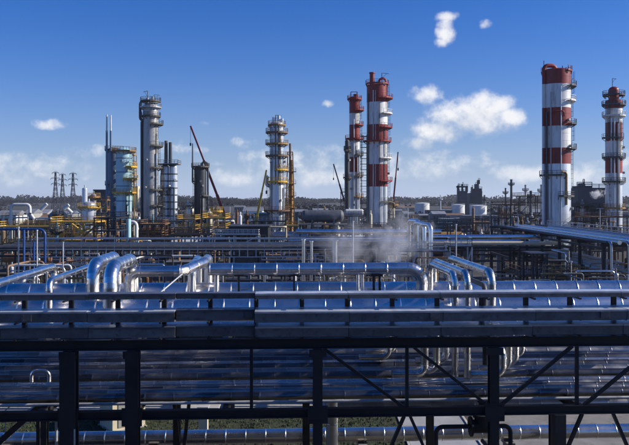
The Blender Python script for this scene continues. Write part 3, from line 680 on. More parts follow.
# tall grey column
D = 245
t, cx, cy, r = tower('process_tower', 'tallest grey distillation column at left with side platforms', 141.5, 156.5, D, [(106, 250, 't_grey')],
    [(107, -200, 160, 2.5, 't_grey'), (116, -200, 160, 2.0, 'plat'), (124, -80, 70, 4, 'plat'), (146, -80, 70, 4, 'plat'), (168, -80, 70, 4, 'plat'), (190, -85, 70, 3.6, 'plat'), (206, -80, 70, 3.5, 'plat'), (221, -110, 70, 3.5, 'plat')], [(-35, 124, 146), (-10, 146, 168), (-35, 168, 190), (-10, 190, 221)])
spipe(t, [(cx - r * .4, cy - .5, Z(104, D)), (cx - r * .4, cy - .5, Z(99, D)), (cx - r - .8, cy - .8, Z(101, D)), (cx - r - .8, cy - .8, Z(120, D)), (cx - r + .3, cy - .8, Z(120, D))], .45, 't_dark', 'overhead_line')
for a, rr, y1, y2 in ((0, 1.4, 106, 99), (70, 1.1, 106, 95), (200, 1.0, 106, 97)):
    MB().cyl((cx + rr * math.cos(R(a)), cy + rr * math.sin(R(a)), Z(107, D)), (cx + rr * math.cos(R(a)), cy + rr * math.sin(R(a)), Z(y2, D)), .5, .4, n=10).build('nozzle', 't_grey', t)
arc_platform(t, cx, cy, Z(101, D), .8, r + .3, -200, 160, 'plat'); davit(t, cx - 1, cy, Z(106, D), 5.2, a=2.6); davit(t, cx + 1.2, cy, Z(106, D), 4, a=.3)
spipe(t, [(cx - r - .35, cy - .6, Z(121, D)), (cx - r - .35, cy - .6, 0)], .42, 't_dark', 'downcomer')
# twin banded columns
D = 248
for (a, b, lab) in ((159.8, 168.2, 'left one of the twin silver columns joined by a platform'), (168.6, 176.6, 'right one of the twin silver columns joined by a platform')):
    t, cx, cy, r = tower('process_tower', lab, a, b, D, [(167, 250, 't_silver')], [(192, -170, -20, 1.6, 'plat'), (226, -170, 20, 1.5, 'plat')] if a < 165 else [], [(-100, 169, 226)] if a < 165 else [])
    px = 165.2 if a < 165 else 169.6
    for y in range(174, 232, 7): MB().lathe((cx, cy, Z(y, D)), [(r, -.18), (r + .1, -.18), (r + .1, .18), (r, .18)], 24).build('stiffener_ring', 't_dark', t)
    MB().cyl((X(px, D), cy, Z(166, D)), (X(px, D), cy, Z(140.5 if a < 165 else 142, D)), .62, .55, n=12).build('vent', 't_dark', t)
t = thing('platform_bridge', 'railed platform linking the tops of the twin silver columns', 'platform', (X(168, D), D, 0))
x0, x1 = X(157.5, D), X(178.5, D); MB().box((x0, D - 1.2, Z(164.6, D)), (x1, D + 4.6, Z(163.8, D))).build('deck', 'plat', t)
hr = MB()
for p, q in (((x0, D - 1.1), (x1, D - 1.1)), ((x1, D - 1.1), (x1, D + 4.5)), ((x0, D + 4.5), (x1, D + 4.5)), ((x0, D - 1.1), (x0, D + 4.5))): rails(hr, (*p, Z(163.8, D)), (*q, Z(163.8, D)), 1.3, 1.2, .08)
hr.build('handrail', 'galv', t)
for k in range(4): MB().bar((x0 + 1 + k * 1.65, D - 1.0, Z(166.5, D)), (x0 + 1 + k * 1.65, D + .1, Z(164.6, D)), .12).build('bracket', 'plat', t)
# dark column with mast
D = 262
t, cx, cy, r = tower('process_tower', 'dark narrow column with a tall thin mast, next to red crane', 193.5, 205.5, D, [(168, 250, 't_dark')], [(167, -200, 160, 2.4, 'plat'), (182, -180, -120, 2, 'plat'), (196, -60, 40, 2, 'plat')], [(-140, 168, 215)])
MB().cyl((X(191.6, D), cy, Z(182, D)), (X(191.6, D), cy, Z(143, D)), .32, .2, n=8).build('mast', 'plat', t)
spipe(t, [(cx + .5, cy, Z(167, D)), (cx + .5, cy, Z(161, D)), (cx + r + .6, cy - .4, Z(163, D)), (cx + r + .6, cy - .4, 0)], .35, 't_dark', 'overhead_line')
# banded platform column in the middle
D = 232
t, cx, cy, r = tower('process_tower', 'slim silver column ringed by many yellow-brown platforms', 269.6, 283.4, D, [(124, 183, 't_silver'), (183, 250, 't_silver')],
    [(125, -200, 160, 1.6, 'ochre'), (132.5, -200, 160, 3.4, 'brown'), (144, -200, 160, 3.6, 'ochre'), (156, -200, 160, 3.6, 'brown'), (170, -100, 80, 3.2, 'yellow'), (182, -200, 160, 3, 'yellow'), (211, -200, 100, 5, 'rust')],
    [(-150, 125, 144), (-60, 132, 156), (-130, 144, 170), (-30, 156, 182), (-165, 182, 232)])
for dx, y1 in ((-1, 116.5), (.6, 115), (1.6, 118)): MB().cyl((cx + dx, cy, Z(125, D)), (cx + dx, cy, Z(y1, D)), .5, n=10).build('nozzle', 't_silver', t)
davit(t, cx - .4, cy + .5, Z(124, D), 3.0)
spipe(t, [(cx - r - .5, cy - .5, Z(176, D)), (cx - r - 1.1, cy - .5, Z(178, D)), (cx - r - 1.1, cy - .5, Z(186, D)), (cx - r, cy - .5, Z(186, D))], .55, 't_silver', 'side_vessel')
for px in (275.5, 279): spipe(t, [(X(px, D), D - .3, Z(184, D)), (X(px, D), D - .3, Z(124, D))], .17, 't_dark', 'riser')
spipe(t, [(cx - r - .4, cy - 1, Z(218, D)), (cx - r - .4, cy - 1, 0)], .3, 'ochre', 'riser')
# yellow-brown tapering structure right of it
D = 245
t = thing('flare_derrick', 'tapering ochre derrick with pipes behind the ringed column', 'derrick', (X(290, D), D, 0))
def derrick(t, px, ytop, w0, w1, D, m, step=5.0, pipe=True):
    z1 = Z(ytop, D); cx = X(px, D); n = int(z1 / step)
    leg = [MB() for _ in range(4)]; br = MB()
    def P(i, z):
        w = (w0 + (w1 - w0) * z / z1) / 2; return Vector((cx + w * (1 if i in (0, 3) else -1), D + w * (1 if i > 1 else -1), z))
    for i in range(4): MB().bar(P(i, 0), P(i, z1), .28).build('leg', m, t)
    for k in range(n + 1):
        z = z1 * k / n; zn = z1 * (k + 1) / n
        for i in range(4):
            br.bar(P(i, z), P((i + 1) % 4, z), .16)
            if k < n: br.bar(P(i, z), P((i + 1) % 4, zn), .12)
    br.build('lattice', m, t)
derrick(t, 290.2, 152, 3.2, 1.6, D, 'ochre')
for k, y in enumerate((172, 184, 196, 208)):
    p = MB(); zc = Z(y, D); xc = X(290.2, D); p.box((xc - 1.7, D - 2.2, zc), (xc + 1.9, D + 2.2, zc + .15)); rails(p, (xc - 1.7, D - 2.2, zc), (xc + 1.9, D - 2.2, zc), 1.2, .9, .09); p.build('platform', 'yellow' if k % 2 else 'ochre', t)
MB().cyl((X(290.2, D), D, 0), (X(290.2, D), D, Z(143.5, D)), .5, .38, n=12).build('flare_pipe', 'brown', t)
MB().cyl((X(291.6, D), D, 0), (X(291.6, D), D, Z(160, D)), .55, .5, n=12).build('riser', 'ochre', t)
# red and white columns
RW = 't_red', 't_white'
D = 268
t, cx, cy, r = tower('striped_tower', 'smaller red and white banded column beside the tall one', 349.5, 360, D, [(97, 113, 't_red'), (113, 124.5, 't_white'), (124.5, 140.5, 't_red'), (140.5, 157, 't_white'), (157, 172, 't_red'), (172, 250, 't_silver')],
    [(99, -200, 160, 1.6, 't_red'), (110, -90, 80, 3.4, 't_red'), (125, -90, 80, 3.0, 't_red'), (139, -200, 80, 3.2, 't_red'), (155, -90, 80, 3, 'plat'), (176, -90, 80, 3, 'brown'), (197, -90, 80, 3, 'ochre')], [(-30, 99, 125), (0, 125, 155), (-30, 155, 197)])
b = MB()
for dx, dy in ((-1.3, -1), (.9, -1), (-1.3, 1), (.9, 1)): b.bar((cx + dx, cy + dy, Z(98, D)), (cx + dx, cy + dy, Z(91.5, D)), .2)
b.bar((cx - 1.3, cy - 1, Z(91.7, D)), (cx + .9, cy - 1, Z(91.7, D)), .2); b.build('head_frame', 't_red', t)
MB().cyl((cx + .4, cy, Z(97, D)), (cx + .4, cy, Z(93.5, D)), .8, n=12).build('nozzle', 't_red', t)
t2, cx2, cy2, r2 = tower('process_tower', 'thin dark riser column left of smaller striped column', 345, 349.6, 266, [(141, 250, 't_dark')], [(150, -200, 160, 1, 'plat'), (178, -160, 20, 1.6, 'plat')])
D = 255
t, cx, cy, r = tower('striped_tower', 'tall red and white banded column rising from the steam', 367.5, 388.5, D, [(84, 101.5, 't_red'), (101.5, 124, 't_white'), (124, 141.5, 't_red'), (141.5, 164, 't_white'), (164, 186.5, 't_red'), (186.5, 250, 't_silver')],
    [(83, -200, 160, 1.0, 't_red'), (97.5, -90, 80, 4.2, 't_red'), (113, -70, 70, 3.8, 't_white'), (127, -80, 70, 3.8, 't_red'), (141, -200, 70, 3, 't_red'), (158, -80, 70, 3.4, 't_white'), (181, -80, 70, 3.8, 't_red'), (202, -80, 70, 3.6, 'plat')],
    [(-25, 83, 113), (0, 113, 141), (-25, 141, 181), (0, 181, 202)])
MB().cyl((cx - 1.7, cy, Z(84, D)), (cx - 1.7, cy, Z(72, D)), .85, n=14).build('vent', 't_red', t)
MB().lathe((cx - 1.7, cy, Z(72, D)), [(.85, 0), (1.05, 0), (1.05, .4), (.6, .41)], 14).build('vent_cap', 't_red', t)
spipe(t, [(cx + .6, cy, Z(83, D)), (cx + .6, cy, Z(77, D)), (cx + r - .6, cy - .6, Z(77, D)), (cx + r - .6, cy - .6, Z(88, D))], .4, 't_red', 'overhead_line'); davit(t, cx + 1.6, cy, Z(84, D), 4.2, 't_red', 2.4)
for px, m in ((373.3, 't_white'), (375.6, 't_silver')): spipe(t, [(X(px, D), D + .25, 0), (X(px, D), D + .25, Z(90, D))], .16, m, 'riser')
lf = thing('ladder_frame', 'open ladder framework left of the tall striped column', 'framework', (X(364.6, D), cy, 0))
xa, xb = X(362.2, D), X(367.2, D)
for x in (xa, xb): MB().bar((x, cy - 1, 0), (x, cy - 1, Z(134, D)), .22).build('leg', 'plat', lf)
for k in range(15):
    y = 136 + k * 5.6
    o = MB(); o.box((xa - .35, cy - 1.6, Z(y, D)), (xb, cy + .6, Z(y, D) + .16)); o.bar((xa - .3, cy - 1.6, Z(y, D) + 1.1), (xb, cy - 1.6, Z(y, D) + 1.1), .08); o.bar((xa - .3, cy - 1.6, Z(y, D)), (xa - .3, cy - 1.6, Z(y, D) + 1.1), .08); o.build('landing', 'plat', lf)
# right hand stacks
D = 205
t, cx, cy, r = tower('striped_tower', 'broad red and white banded tower with gooseneck pipe at right', 547, 575, D, [(68.5, 83, 't_red'), (83, 107, 't_white'), (107, 125.5, 't_red'), (125.5, 147.5, 't_white'), (147.5, 163.5, 't_red'), (163.5, 250, 't_silver')],
    [(69.5, -60, 160, 1.0, 't_red'), (85, -60, 60, 4.2, 't_dark'), (100, -60, 60, 3.8, 't_white'), (123.5, -60, 60, 4.2, 't_dark'), (148.5, -60, 60, 4.2, 't_dark'), (175.5, -200, -75, 2.2, 'plat'), (196.5, -100, 40, 2.5, 'plat')],
    [(-15, 70, 100), (5, 100, 123), (-15, 123, 148), (5, 148, 196)])
gx = X(546.8, D)
for ya, yb, m in ((70.5, 83, 't_red'), (83, 107, 't_white'), (107, 125.5, 't_red'), (125.5, 147.5, 't_white'), (147.5, 163.5, 't_red'), (163.5, None, 't_silver')):
    MB().cyl((gx, cy - 1.2, Z(yb, D) if yb else 0), (gx, cy - 1.2, Z(ya, D)), .5, n=14).build('side_pipe', m, t)
spipe(t, [(gx, cy - 1.2, Z(70.5, D)), (gx, cy - 1.2, Z(64, D)), (X(559.5, D), cy - .6, Z(64, D)), (X(559.5, D), cy - .6, Z(70, D))], .56, 't_red', 'gooseneck_pipe', 14, 1.2)
MB().cyl((gx, cy - 1.2, Z(65, D)), (gx, cy - 1.2, Z(59, D)), .12, n=8).build('lightning_rod', 't_dark', t)
for px, y1 in ((566, 64), (569.5, 65.5), (572, 64)): MB().bar((X(px, D), cy - .8, Z(69, D)), (X(px, D), cy - .8, Z(y1, D)), .18).build('head_post', 't_dark', t)
spipe(t, [(X(552, D), D + .1, Z(114, D)), (X(555, D), D - .4, Z(111, D)), (X(563, D), D - .5, Z(111, D)), (X(564.5, D), D, Z(116, D))], .16, 't_red', 'loop_pipe')
spipe(t, [(X(566.8, D), D + .1, Z(205, D)), (X(566.8, D), D + .1, Z(172, D)), (X(562, D), D - .2, Z(172, D))], .28, 'ochre', 'side_pipe')
D = 232
t, cx, cy, r = tower('striped_tower', 'narrower red and white banded tower at the right edge', 608.8, 625.2, D, [(100, 108, 't_red'), (108, 122, 't_white'), (122, 140.5, 't_red'), (140.5, 156.5, 't_white'), (156.5, 173, 't_red'), (173, 250, 't_silver')],
    [(94.5, -200, 160, 2.0, 't_dark'), (104.5, -200, 160, 2.6, 't_dark'), (115.5, -200, 160, 2.4, 't_white'), (138, -180, -60, 3, 't_dark'), (157.5, -200, 160, 2.4, 't_dark'), (182, -200, 160, 2.4, 'plat'), (208.5, -200, 160, 2.2, 'ochre')], [(-140, 104, 138), (-60, 120, 157), (-130, 157, 208)])
shell(t, cx, cy, r * .62, Z(100, D), Z(89, D), 't_red', 'top_section'); head(t, cx, cy, r * .62, Z(89, D), 't_red', .7)
davit(t, cx - .4, cy, Z(87, D), 3, 't_dark', 1.2)
for k, px in enumerate((611.5, 614.5)): spipe(t, [(X(px, D), D + .1, 0), (X(px, D), D + .1, Z(118, D))], .22, 't_silver', 'riser')

# ------------------------------------------------------------------ cranes
def crane(label, foot, tip, D, m, w=1.0, lattice=False):
    p = Vector((X(foot[0], D), D, 3.4)); q = W(tip[0], tip[1], D); t = thing('mobile_crane', label, 'crane', (p.x, D, 0))
    s = 1 if q.x > p.x else -1
    c = MB(); c.box((p.x - 5, D - 1.4, 1.0), (p.x + 5, D + 1.4, 2.0)); c.build('carrier', m, t)
    for k in (-4, -2.6, 2.2, 3.8):
        for sd in (-1.2, 1.2): MB().cyl((p.x + k, D + sd - .25, .6), (p.x + k, D + sd + .25, .6), .6, n=14).build('wheel', 'rubber', t)
    MB().box((p.x - 2, D - 1.3, 2.01), (p.x + 2, D + 1.3, 3.6)).build('superstructure', m, t)
    cb = MB().box((p.x + s * 2.05, D - 1.2, 2.3), (p.x + s * 3.4, D + .2, 4.1)).build('cab', m, t)
    MB().box((p.x + s * 2.3, D - 1.24, 3.0), (p.x + s * 3.2, D - 1.21, 3.9)).build('window', 'glass', cb)
    d = q - p
    for a, b, ww in ((0, .36, 1.0), (.34, .68, .78), (.66, 1.0, .56)): MB().bar(p + d * a, p + d * b, w * ww, w * ww * 1.1, up=(0, 1, 0)).build('boom_section', m, t)
    k = MB(); k.bar(p + d * .25 + Vector((0, 0, -.3)), p + Vector((s * 1.8, 0, -1.0)), .35); k.build('lift_ram', 'dark', t)
    MB().bar(q, q + Vector((0, 0, -6)), .1).build('hoist_rope', 'dark', t)
    MB().box((q.x - .25, D - .2, q.z - 7), (q.x + .25, D + .2, q.z - 6)).build('hook_block', 'dark', t)
crane('mobile crane with long dark red boom leaning left beside dark column', (232, 226), (190.5, 126), 268, 'red', 1.0)
crane('mobile crane with yellow boom standing left of the ringed column', (252, 222), (266.5, 170), 222, 'cyel', .8)
crane('mobile crane with steep dark red boom right of tall striped column', (390.5, 220), (398, 152), 285, 'red', .7)
crane('mobile crane with short dark boom pointing left of the striped columns', (352, 188), (333.5, 164), 330, 'dark', .9)

# ------------------------------------------------------------------ far pylons
for px, y, D, lab in ((55.5, 172, 900, 'leftmost of the three lattice power pylons on the horizon'), (62.5, 174, 930, 'middle one of the three lattice power pylons on the horizon'), (73, 173, 880, 'rightmost of the three lattice power pylons on the horizon')):
    t = thing('power_pylon', lab, 'pylon', (X(px, D), D, 0)); z1 = Z(y, D); x = X(px, D)
    def P(i, z): w = (7.0 * (1 - z / z1) ** 1.5 + 1.2) / 2; return Vector((x + w * (1 if i in (0, 3) else -1), D + w * (1 if i > 1 else -1), z))
    for i in range(4):
        lg = MB()
        for k in range(8): lg.bar(P(i, z1 * k / 8), P(i, z1 * (k + 1) / 8), .5)
        lg.build('leg', 'steel_g', t)
    l = MB()
    for k in range(8):
        for i in range(4): l.bar(P(i, z1 * k / 8), P((i + 1) % 4, z1 * (k + 1) / 8), .28); l.bar(P((i + 1) % 4, z1 * k / 8), P(i, z1 * (k + 1) / 8), .28)
    l.build('lattice', 'steel_g', t)
    for f, a in ((.98, 4), (.84, 5.5), (.70, 5)):
        o = MB(); o.bar((x - a, D, z1 * f), (x + a, D, z1 * f), .5); o.bar((x - a, D, z1 * f), (x, D, z1 * f + 2), .3); o.bar((x + a, D, z1 * f), (x, D, z1 * f + 2), .3); o.build('crossarm', 'steel_g', t)
        for sg in (-1, 1): MB().cyl((x + sg * a, D, z1 * f - 1.8), (x + sg * a, D, z1 * f - .2), .22, n=6).build('insulator', 'dark', t)

# ------------------------------------------------------------------ generators for the plant
def drum(label, px0, px1, yc, D, r, m='alu_d', group=None, hz=None, axis='x'):
    zc = Z(yc, D); x0, x1 = X(px0, D), X(px1, D)
    t = thing('horizontal_drum', label, 'drum', ((x0 + x1) / 2, D, 0), group)
    b = MB(); n = 20; prof = [(0, -.5 * r), (.6 * r, -.42 * r), (.88 * r, -.22 * r), (r, 0)]
    L = x1 - x0; prof = [(rr, z) for rr, z in prof] + [(r, k) for k in (L * .25, L * .5, L * .75)] + [(rr, L - z) for rr, z in prof[::-1]]
    for (ra, za), (rb, zb) in zip(prof, prof[1:]):
        def ring(rr, zz): return [Vector((x0 + zz, D + rr * math.cos(2 * math.pi * i / n), zc + rr * math.sin(2 * math.pi * i / n))) for i in range(n)]
        b.add(ring(ra, za) + ring(rb, zb), [(i, (i + 1) % n, n + (i + 1) % n, n + i) for i in range(n)], True)
    b.build('shell', m, t)
    for f in (.2, .8):
        x = x0 + L * f; MB().box((x - .2, D - r * .8, 0), (x + .2, D + r * .8, zc - r * .55)).build('saddle', 'conc_d', t)
        MB().cyl((x, D, zc + r * .9), (x, D, zc + r * 1.35), r * .16, n=10).build('nozzle', m, t)
    return t
def vessel(label, px, y0, w, D, m, group=None, plat=True, name='vertical_vessel', top=None):
    r = w / 2 * D / F; z = Z(y0, D); cx, cy = X(px, D), D + r
    t = thing(name, label, 'vessel', (cx, cy, 0), group)
    shell(t, cx, cy, r, 0, z, m, 'shell', n=18); head(t, cx, cy, r, z, m, .5)
    MB().cyl((cx, cy, z + r * .4), (cx, cy, z + r * .5 + .8), .22, n=8).build('nozzle', m, t)
    if plat: arc_platform(t, cx, cy, z - .8, r + .02, r + 1.0, -200, 160, top or 'plat')
    return t
def shed(label, px0, px1, y0, D, dep, wall='shed', roof='roof', group=None, gable=True, nwin=3, name='shed', axis='x', cat='building'):
    x0, x1, z1 = X(px0, D), X(px1, D), Z(y0, D); hz = z1 * (.78 if gable else .97)
    t = thing(name, label, cat, ((x0 + x1) / 2, D + dep / 2, 0), group)
    MB().box((x0, D, 0), (x1, D + dep, hz)).build('wall', wall, t)
    o = .35; rf = MB()
    if gable:
        ym = D + dep / 2
        rf.add([Vector(v) for v in ((x0 - o, D - o, hz + .01), (x1 + o, D - o, hz + .01), (x1 + o, ym, z1), (x0 - o, ym, z1), (x0 - o, D + dep + o, hz + .01), (x1 + o, D + dep + o, hz + .01))], [(0, 1, 2, 3), (3, 2, 5, 4), (0, 3, 4), (1, 5, 2), (0, 4, 5, 1)])
    else: rf.box((x0 - o, D - o, hz + .002), (x1 + o, D + dep + o, z1))
    rf.build('roof', roof, t)
    for i in range(nwin):
        xc = x0 + (x1 - x0) * (i + .5) / nwin; ww = min(1.6, (x1 - x0) / nwin * .3)
        w = MB().box((xc - ww, D - .06, hz * .45), (xc + ww, D - .003, hz * .8)).build('window', 'conc_d', t)
        MB().box((xc - ww + .12, D - .075, hz * .45 + .12), (xc + ww - .12, D - .061, hz * .8 - .12)).build('pane', 'glass', w)
    return t
def tank(label, px0, px1, y0, D, group='white storage tanks in the distance', m='white'):
    r = (px1 - px0) / 2 * D / F; cx = X((px0 + px1) / 2, D); cy = D + r; z = Z(y0, D)
    t = thing('storage_tank', label, 'tank', (cx, cy, 0), group)
    shell(t, cx, cy, r, 0, z, m, 'shell', 2.4, n=40)
    MB().lathe((cx, cy, z), [(r + .05, -.1), (r + .05, .12), (r * .5, r * .10), (0, r * .13)], 40).build('roof', m, t)
    h = MB(); n = 28; pts = [Vector((cx + r * math.cos(6.2832 * i / n), cy + r * math.sin(6.2832 * i / n), z + .1)) for i in range(n)]
    for a, b in zip(pts, pts[1:] + pts[:1]): h.bar(a + Vector((0, 0, 1.1)), b + Vector((0, 0, 1.1)), .1); h.bar(a, a + Vector((0, 0, 1.1)), .1)
    h.build('handrail', 'galv', t)
    s = MB()
    for i in range(24):
        a0 = R(-150 + i * 4.5); zz = z * (i + .5) / 24; s.bar((cx + (r + .1) * math.cos(a0), cy + (r + .1) * math.sin(a0), zz), (cx + (r + .9) * math.cos(a0), cy + (r + .9) * math.sin(a0), zz), .3, .08)
    s.build('spiral_stair', 'galv', t)
def xpipes(rows, lab, group):
    """rows (x0,x1,y,z,r,mat)"""
    for i, (x0, x1, y, z, r, m) in enumerate(rows):
        simple_pipe('pipe', lab, [(x0, y, z), (x1, y, z)], r, m, group, n=12)
def rack_x(label, x0, x1, y0, y1, zs, bay=7.0, m='steel', cw=.3, name='pipe_rack'):
    t = thing(name, label, 'pipe rack', ((x0 + x1) / 2, (y0 + y1) / 2, 0)); n = max(1, round((x1 - x0) / bay))
    for i in range(n + 1):
        x = x0 + (x1 - x0) * i / n
        for y in (y0, y1): MB().bar((x, y, 0), (x, y, zs[-1] - .4), cw).build('column', m, t)
        for z in zs: MB().bar((x, y0 - .4, z - .2), (x, y1 + .4, z - .2), .25, .395).build('crossbeam', m, t)
    for z in zs:
        for y in (y0, y1): MB().bar((x0, y, z - .62), (x1, y, z - .62), .2, .3).build('stringer', m, t)
    return t
def rack_y(label, x0, x1, y0, y1, zs, bay=7.0, m='steel', cw=.3):
    t = thing('pipe_rack', label, 'pipe rack', ((x0 + x1) / 2, (y0 + y1) / 2, 0)); n = max(1, round((y1 - y0) / bay))
    for i in range(n + 1):
        y = y0 + (y1 - y0) * i / n
        for x in (x0, x1): MB().bar((x, y, 0), (x, y, zs[-1] - .4), cw).build('column', m, t)
        for z in zs: MB().bar((x0 - .4, y, z - .2), (x1 + .4, y, z - .2), .25, .395).build('crossbeam', m, t)
    for z in zs:
        for x in (x0, x1): MB().bar((x, y0, z - .62), (x, y1, z - .62), .2, .3).build('stringer', m, t)
    return t

# ------------------------------------------------------------------ middle ground racks
# dark rack directly behind the foreground one
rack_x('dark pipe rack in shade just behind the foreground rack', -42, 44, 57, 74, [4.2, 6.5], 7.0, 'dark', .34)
rnd = random.Random(3)
rows = []
y = 57.6
while y < 73.6:
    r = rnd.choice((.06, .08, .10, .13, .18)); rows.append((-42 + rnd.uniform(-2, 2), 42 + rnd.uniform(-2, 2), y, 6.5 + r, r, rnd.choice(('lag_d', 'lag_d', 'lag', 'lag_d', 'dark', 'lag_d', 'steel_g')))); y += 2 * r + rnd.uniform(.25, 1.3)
gnames = 'dark pipes packed on the shaded rack behind the foreground'
xpipes(rows, 'dark pipe on the shaded rack behind the foreground rack', gnames)
rows = []; y = 57.8
while y < 73.4:
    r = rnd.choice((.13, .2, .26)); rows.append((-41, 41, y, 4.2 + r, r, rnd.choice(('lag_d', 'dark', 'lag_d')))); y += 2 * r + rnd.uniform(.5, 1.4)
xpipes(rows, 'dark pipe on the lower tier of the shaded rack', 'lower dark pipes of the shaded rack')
# tangle of small pipework standing in the shaded yard
zones = ((-10, 60, 'below the blue pipe'), (60, 150, 'behind the pipe arches'), (150, 300, 'below the walkway bridge'), (300, 440, 'below the steam'), (440, 535, 'left of the dark gantry'), (535, 640, 'below the bundle at right'))
tm = (('lag_d', 'dark'), ('steel_g', 'grey'), ('lag', 'grey clad'), ('rust', 'rusty'), ('dark', 'black'), ('galv', 'pale'), ('alu_b', 'bright silver'), ('brown', 'brown'), ('ochre', 'ochre'), ('white', 'white'), ('alu_d', 'dull silver'))
for a, b, where in zones:
    for k in range(int(14 + (b - a) / 4)):
        D2 = rnd.uniform(77, 101); px = rnd.uniform(a, b); x = X(px, D2); z = rnd.uniform(6.5, 9.2) - (101 - D2) * .03; m_, cn = rnd.choice(tm); r = rnd.uniform(.05, .15); w = rnd.uniform(1.5, 8); kind = rnd.randrange(6)
        if a == 440: z -= 1.6
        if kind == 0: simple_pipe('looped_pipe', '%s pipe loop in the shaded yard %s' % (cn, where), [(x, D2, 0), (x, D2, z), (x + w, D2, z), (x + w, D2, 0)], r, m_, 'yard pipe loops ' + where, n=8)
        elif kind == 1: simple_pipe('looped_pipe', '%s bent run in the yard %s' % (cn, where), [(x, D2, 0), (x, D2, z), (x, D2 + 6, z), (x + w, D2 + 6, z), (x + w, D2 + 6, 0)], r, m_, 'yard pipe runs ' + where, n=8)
        elif kind == 2:
            t = thing('upright_pipe', '%s flanged upright in the yard %s' % (cn, where), 'pipe', (x, D2, 0), 'yard uprights ' + where)
            MB().cyl((x, D2, 0), (x, D2, z), r, n=8).build('shaft', m_, t); MB().cyl((x, D2, z), (x, D2, z + .12), r * 2, n=8).build('flange', m_, t)
            MB().cyl((x - .5, D2, z * .7), (x + .5, D2, z * .7), r * .7, n=8).build('branch', m_, t)
        elif kind == 3:
            t = thing('pipe_trestle', '%s steel trestle in the yard %s' % (cn, where), 'trestle', (x, D2, 0), 'yard trestles ' + where)
            for xq in (x, x + w * .5): MB().bar((x if xq == x else x + w * .5, D2, 0), (xq, D2, z), .14).build('leg', m_, t)
            for zq in (z, z - 1.4): MB().bar((x - .5, D2, zq), (x + w * .5 + .5, D2, zq), .14).build('crossbar', m_, t)
        elif kind == 4:
            t = thing('railed_walkway', '%s railed catwalk in the yard %s' % (cn, where), 'walkway', (x, D2, 0), 'yard catwalks ' + where)
            MB().box((x, D2, z - 1.0), (x + w, D2 + 1, z - .92)).build('deck', 'steel_g', t); q = MB(); rails(q, (x, D2, z - .92), (x + w, D2, z - .92), 1.0, 1.0, .05); q.build('handrail', rnd.choice(('galv', 'ochre', m_)), t)
            for xq in (x + .1, x + w - .1): MB().bar((xq, D2 + .5, 0), (xq, D2 + .5, z - 1.0), .12).build('post', 'steel_g', t)
        else:
            rr = r * 2.2; t = thing('small_vessel', '%s small vessel in the shaded yard %s' % (cn, where), 'vessel', (x, D2, 0), 'yard vessels ' + where)
            MB().lathe((x, D2, 0), [(rr, 0), (rr, z * .9), (rr * .8, z * .9 + rr * .5), (0, z * .9 + rr * .7)], 12).build('shell', m_, t); MB().cyl((x, D2, z * .9 + rr * .6), (x, D2, z * .9 + rr * .6 + .6), .06, n=6).build('nozzle', m_, t)
# walkway bridge with bright rails across the left
wb = thing('walkway_bridge', 'long railed walkway bridge crossing left of the steam', 'walkway', (X(170, 105), 105, 0))
x0, x1 = X(33, 105), X(306, 105)
MB().box((x0, 104.4, 8.75), (x1, 106.4, 8.9)).build('deck', 'steel_g', wb)
for y_, nm in ((104.3, 'near'), (106.5, 'far')):
    MB().bar((x0, y_, Z(238.5, 105)), (x1, y_, Z(238.5, 105)), .14).build('top_rail', 'galv', wb)
    MB().bar((x0, y_, Z(243, 105)), (x1, y_, Z(243, 105)), .11).build('mid_rail', 'galv', wb)
MB().bar((x0, 104.3, Z(256.5, 105)), (x1, 104.3, Z(256.5, 105)), .14).build('lower_chord', 'galv', wb)
MB().bar((x0, 104.3, Z(247.6, 105)), (x1, 104.3, Z(247.6, 105)), .12).build('upper_chord', 'steel_g', wb)
n = 33
for i in range(n + 1):
    x = x0 + (x1 - x0) * i / n
    MB().bar((x, 104.3, Z(256.5, 105)), (x, 104.3, Z(247, 105)), .11).build('web_post', 'galv', wb)
    if i % 2 == 0: MB().bar((x, 104.3, Z(247, 105)), (x, 104.3, Z(238.5, 105)), .07).build('rail_post', 'galv', wb)
for i in range(6):
    x = x0 + 1 + (x1 - x0 - 2) * i / 5
    for y_ in (104.5, 106.3): MB().bar((x, y_, 0), (x, y_, 8.0), .26).build('column', 'steel_g', wb)
rack_x('dark pipe rack carrying grey lines behind the walkway bridge', -48, 8, 109, 122, [5.5, 8.3], 8.0, 'steel')
rows = []
y = 109.5
while y < 121.8:
    r = rnd.choice((.12, .17, .22, .3)); rows.append((-48, 8, y, 8.3 + r, r, rnd.choice(('lag_d', 'lag_d', 'lag_d', 'dark', 'lag', 'steel_g')))); y += 2 * r + rnd.uniform(.4, 1.4)
xpipes(rows, 'grey line on the rack behind the walkway bridge', 'lines on the rack behind the walkway bridge')
# centre: silver lines right of the walkway
D = 132
rack_x('grey pipe rack with silver lines in front of the tall striped column', X(283, D), X(545, D), 126, 140, [6.2, 8.6], 8.0, 'steel_g')
rows = []
y = 126.4
while y < 139.8:
    r = rnd.choice((.14, .2, .26, .34)); rows.append((X(283 + rnd.uniform(-4, 30), D), X(540 + rnd.uniform(-30, 4), D), y, 8.6 + r, r, rnd.choice(('alu_d', 'lag', 'lag_d', 'alu_d', 'alu_b', 'conc_d')))); y += 2 * r + rnd.uniform(.3, 1.6)
xpipes(rows, 'grey or silver line on the grey rack before the striped columns', 'silver lines before the striped columns')
simple_pipe('pipe', 'thick bright silver pipe in front of the striped column base', [(X(296, 118), 118, Z(231.5, 118)), (X(441, 118), 118, Z(231.5, 118))], .36, 'alu_b', n=16)
simple_pipe('pipe', 'long cream pipe right of the steam', [(X(418, 116), 116, Z(243.2, 116)), (X(562, 116), 116, Z(243.2, 116))], .3, 'cream', n=14)
simple_pipe('pipe', 'long silver pipe above the cream pipe', [(X(430, 120), 120, Z(237, 120)), (X(537, 120), 120, Z(237, 120))], .36, 'alu_b', n=16)
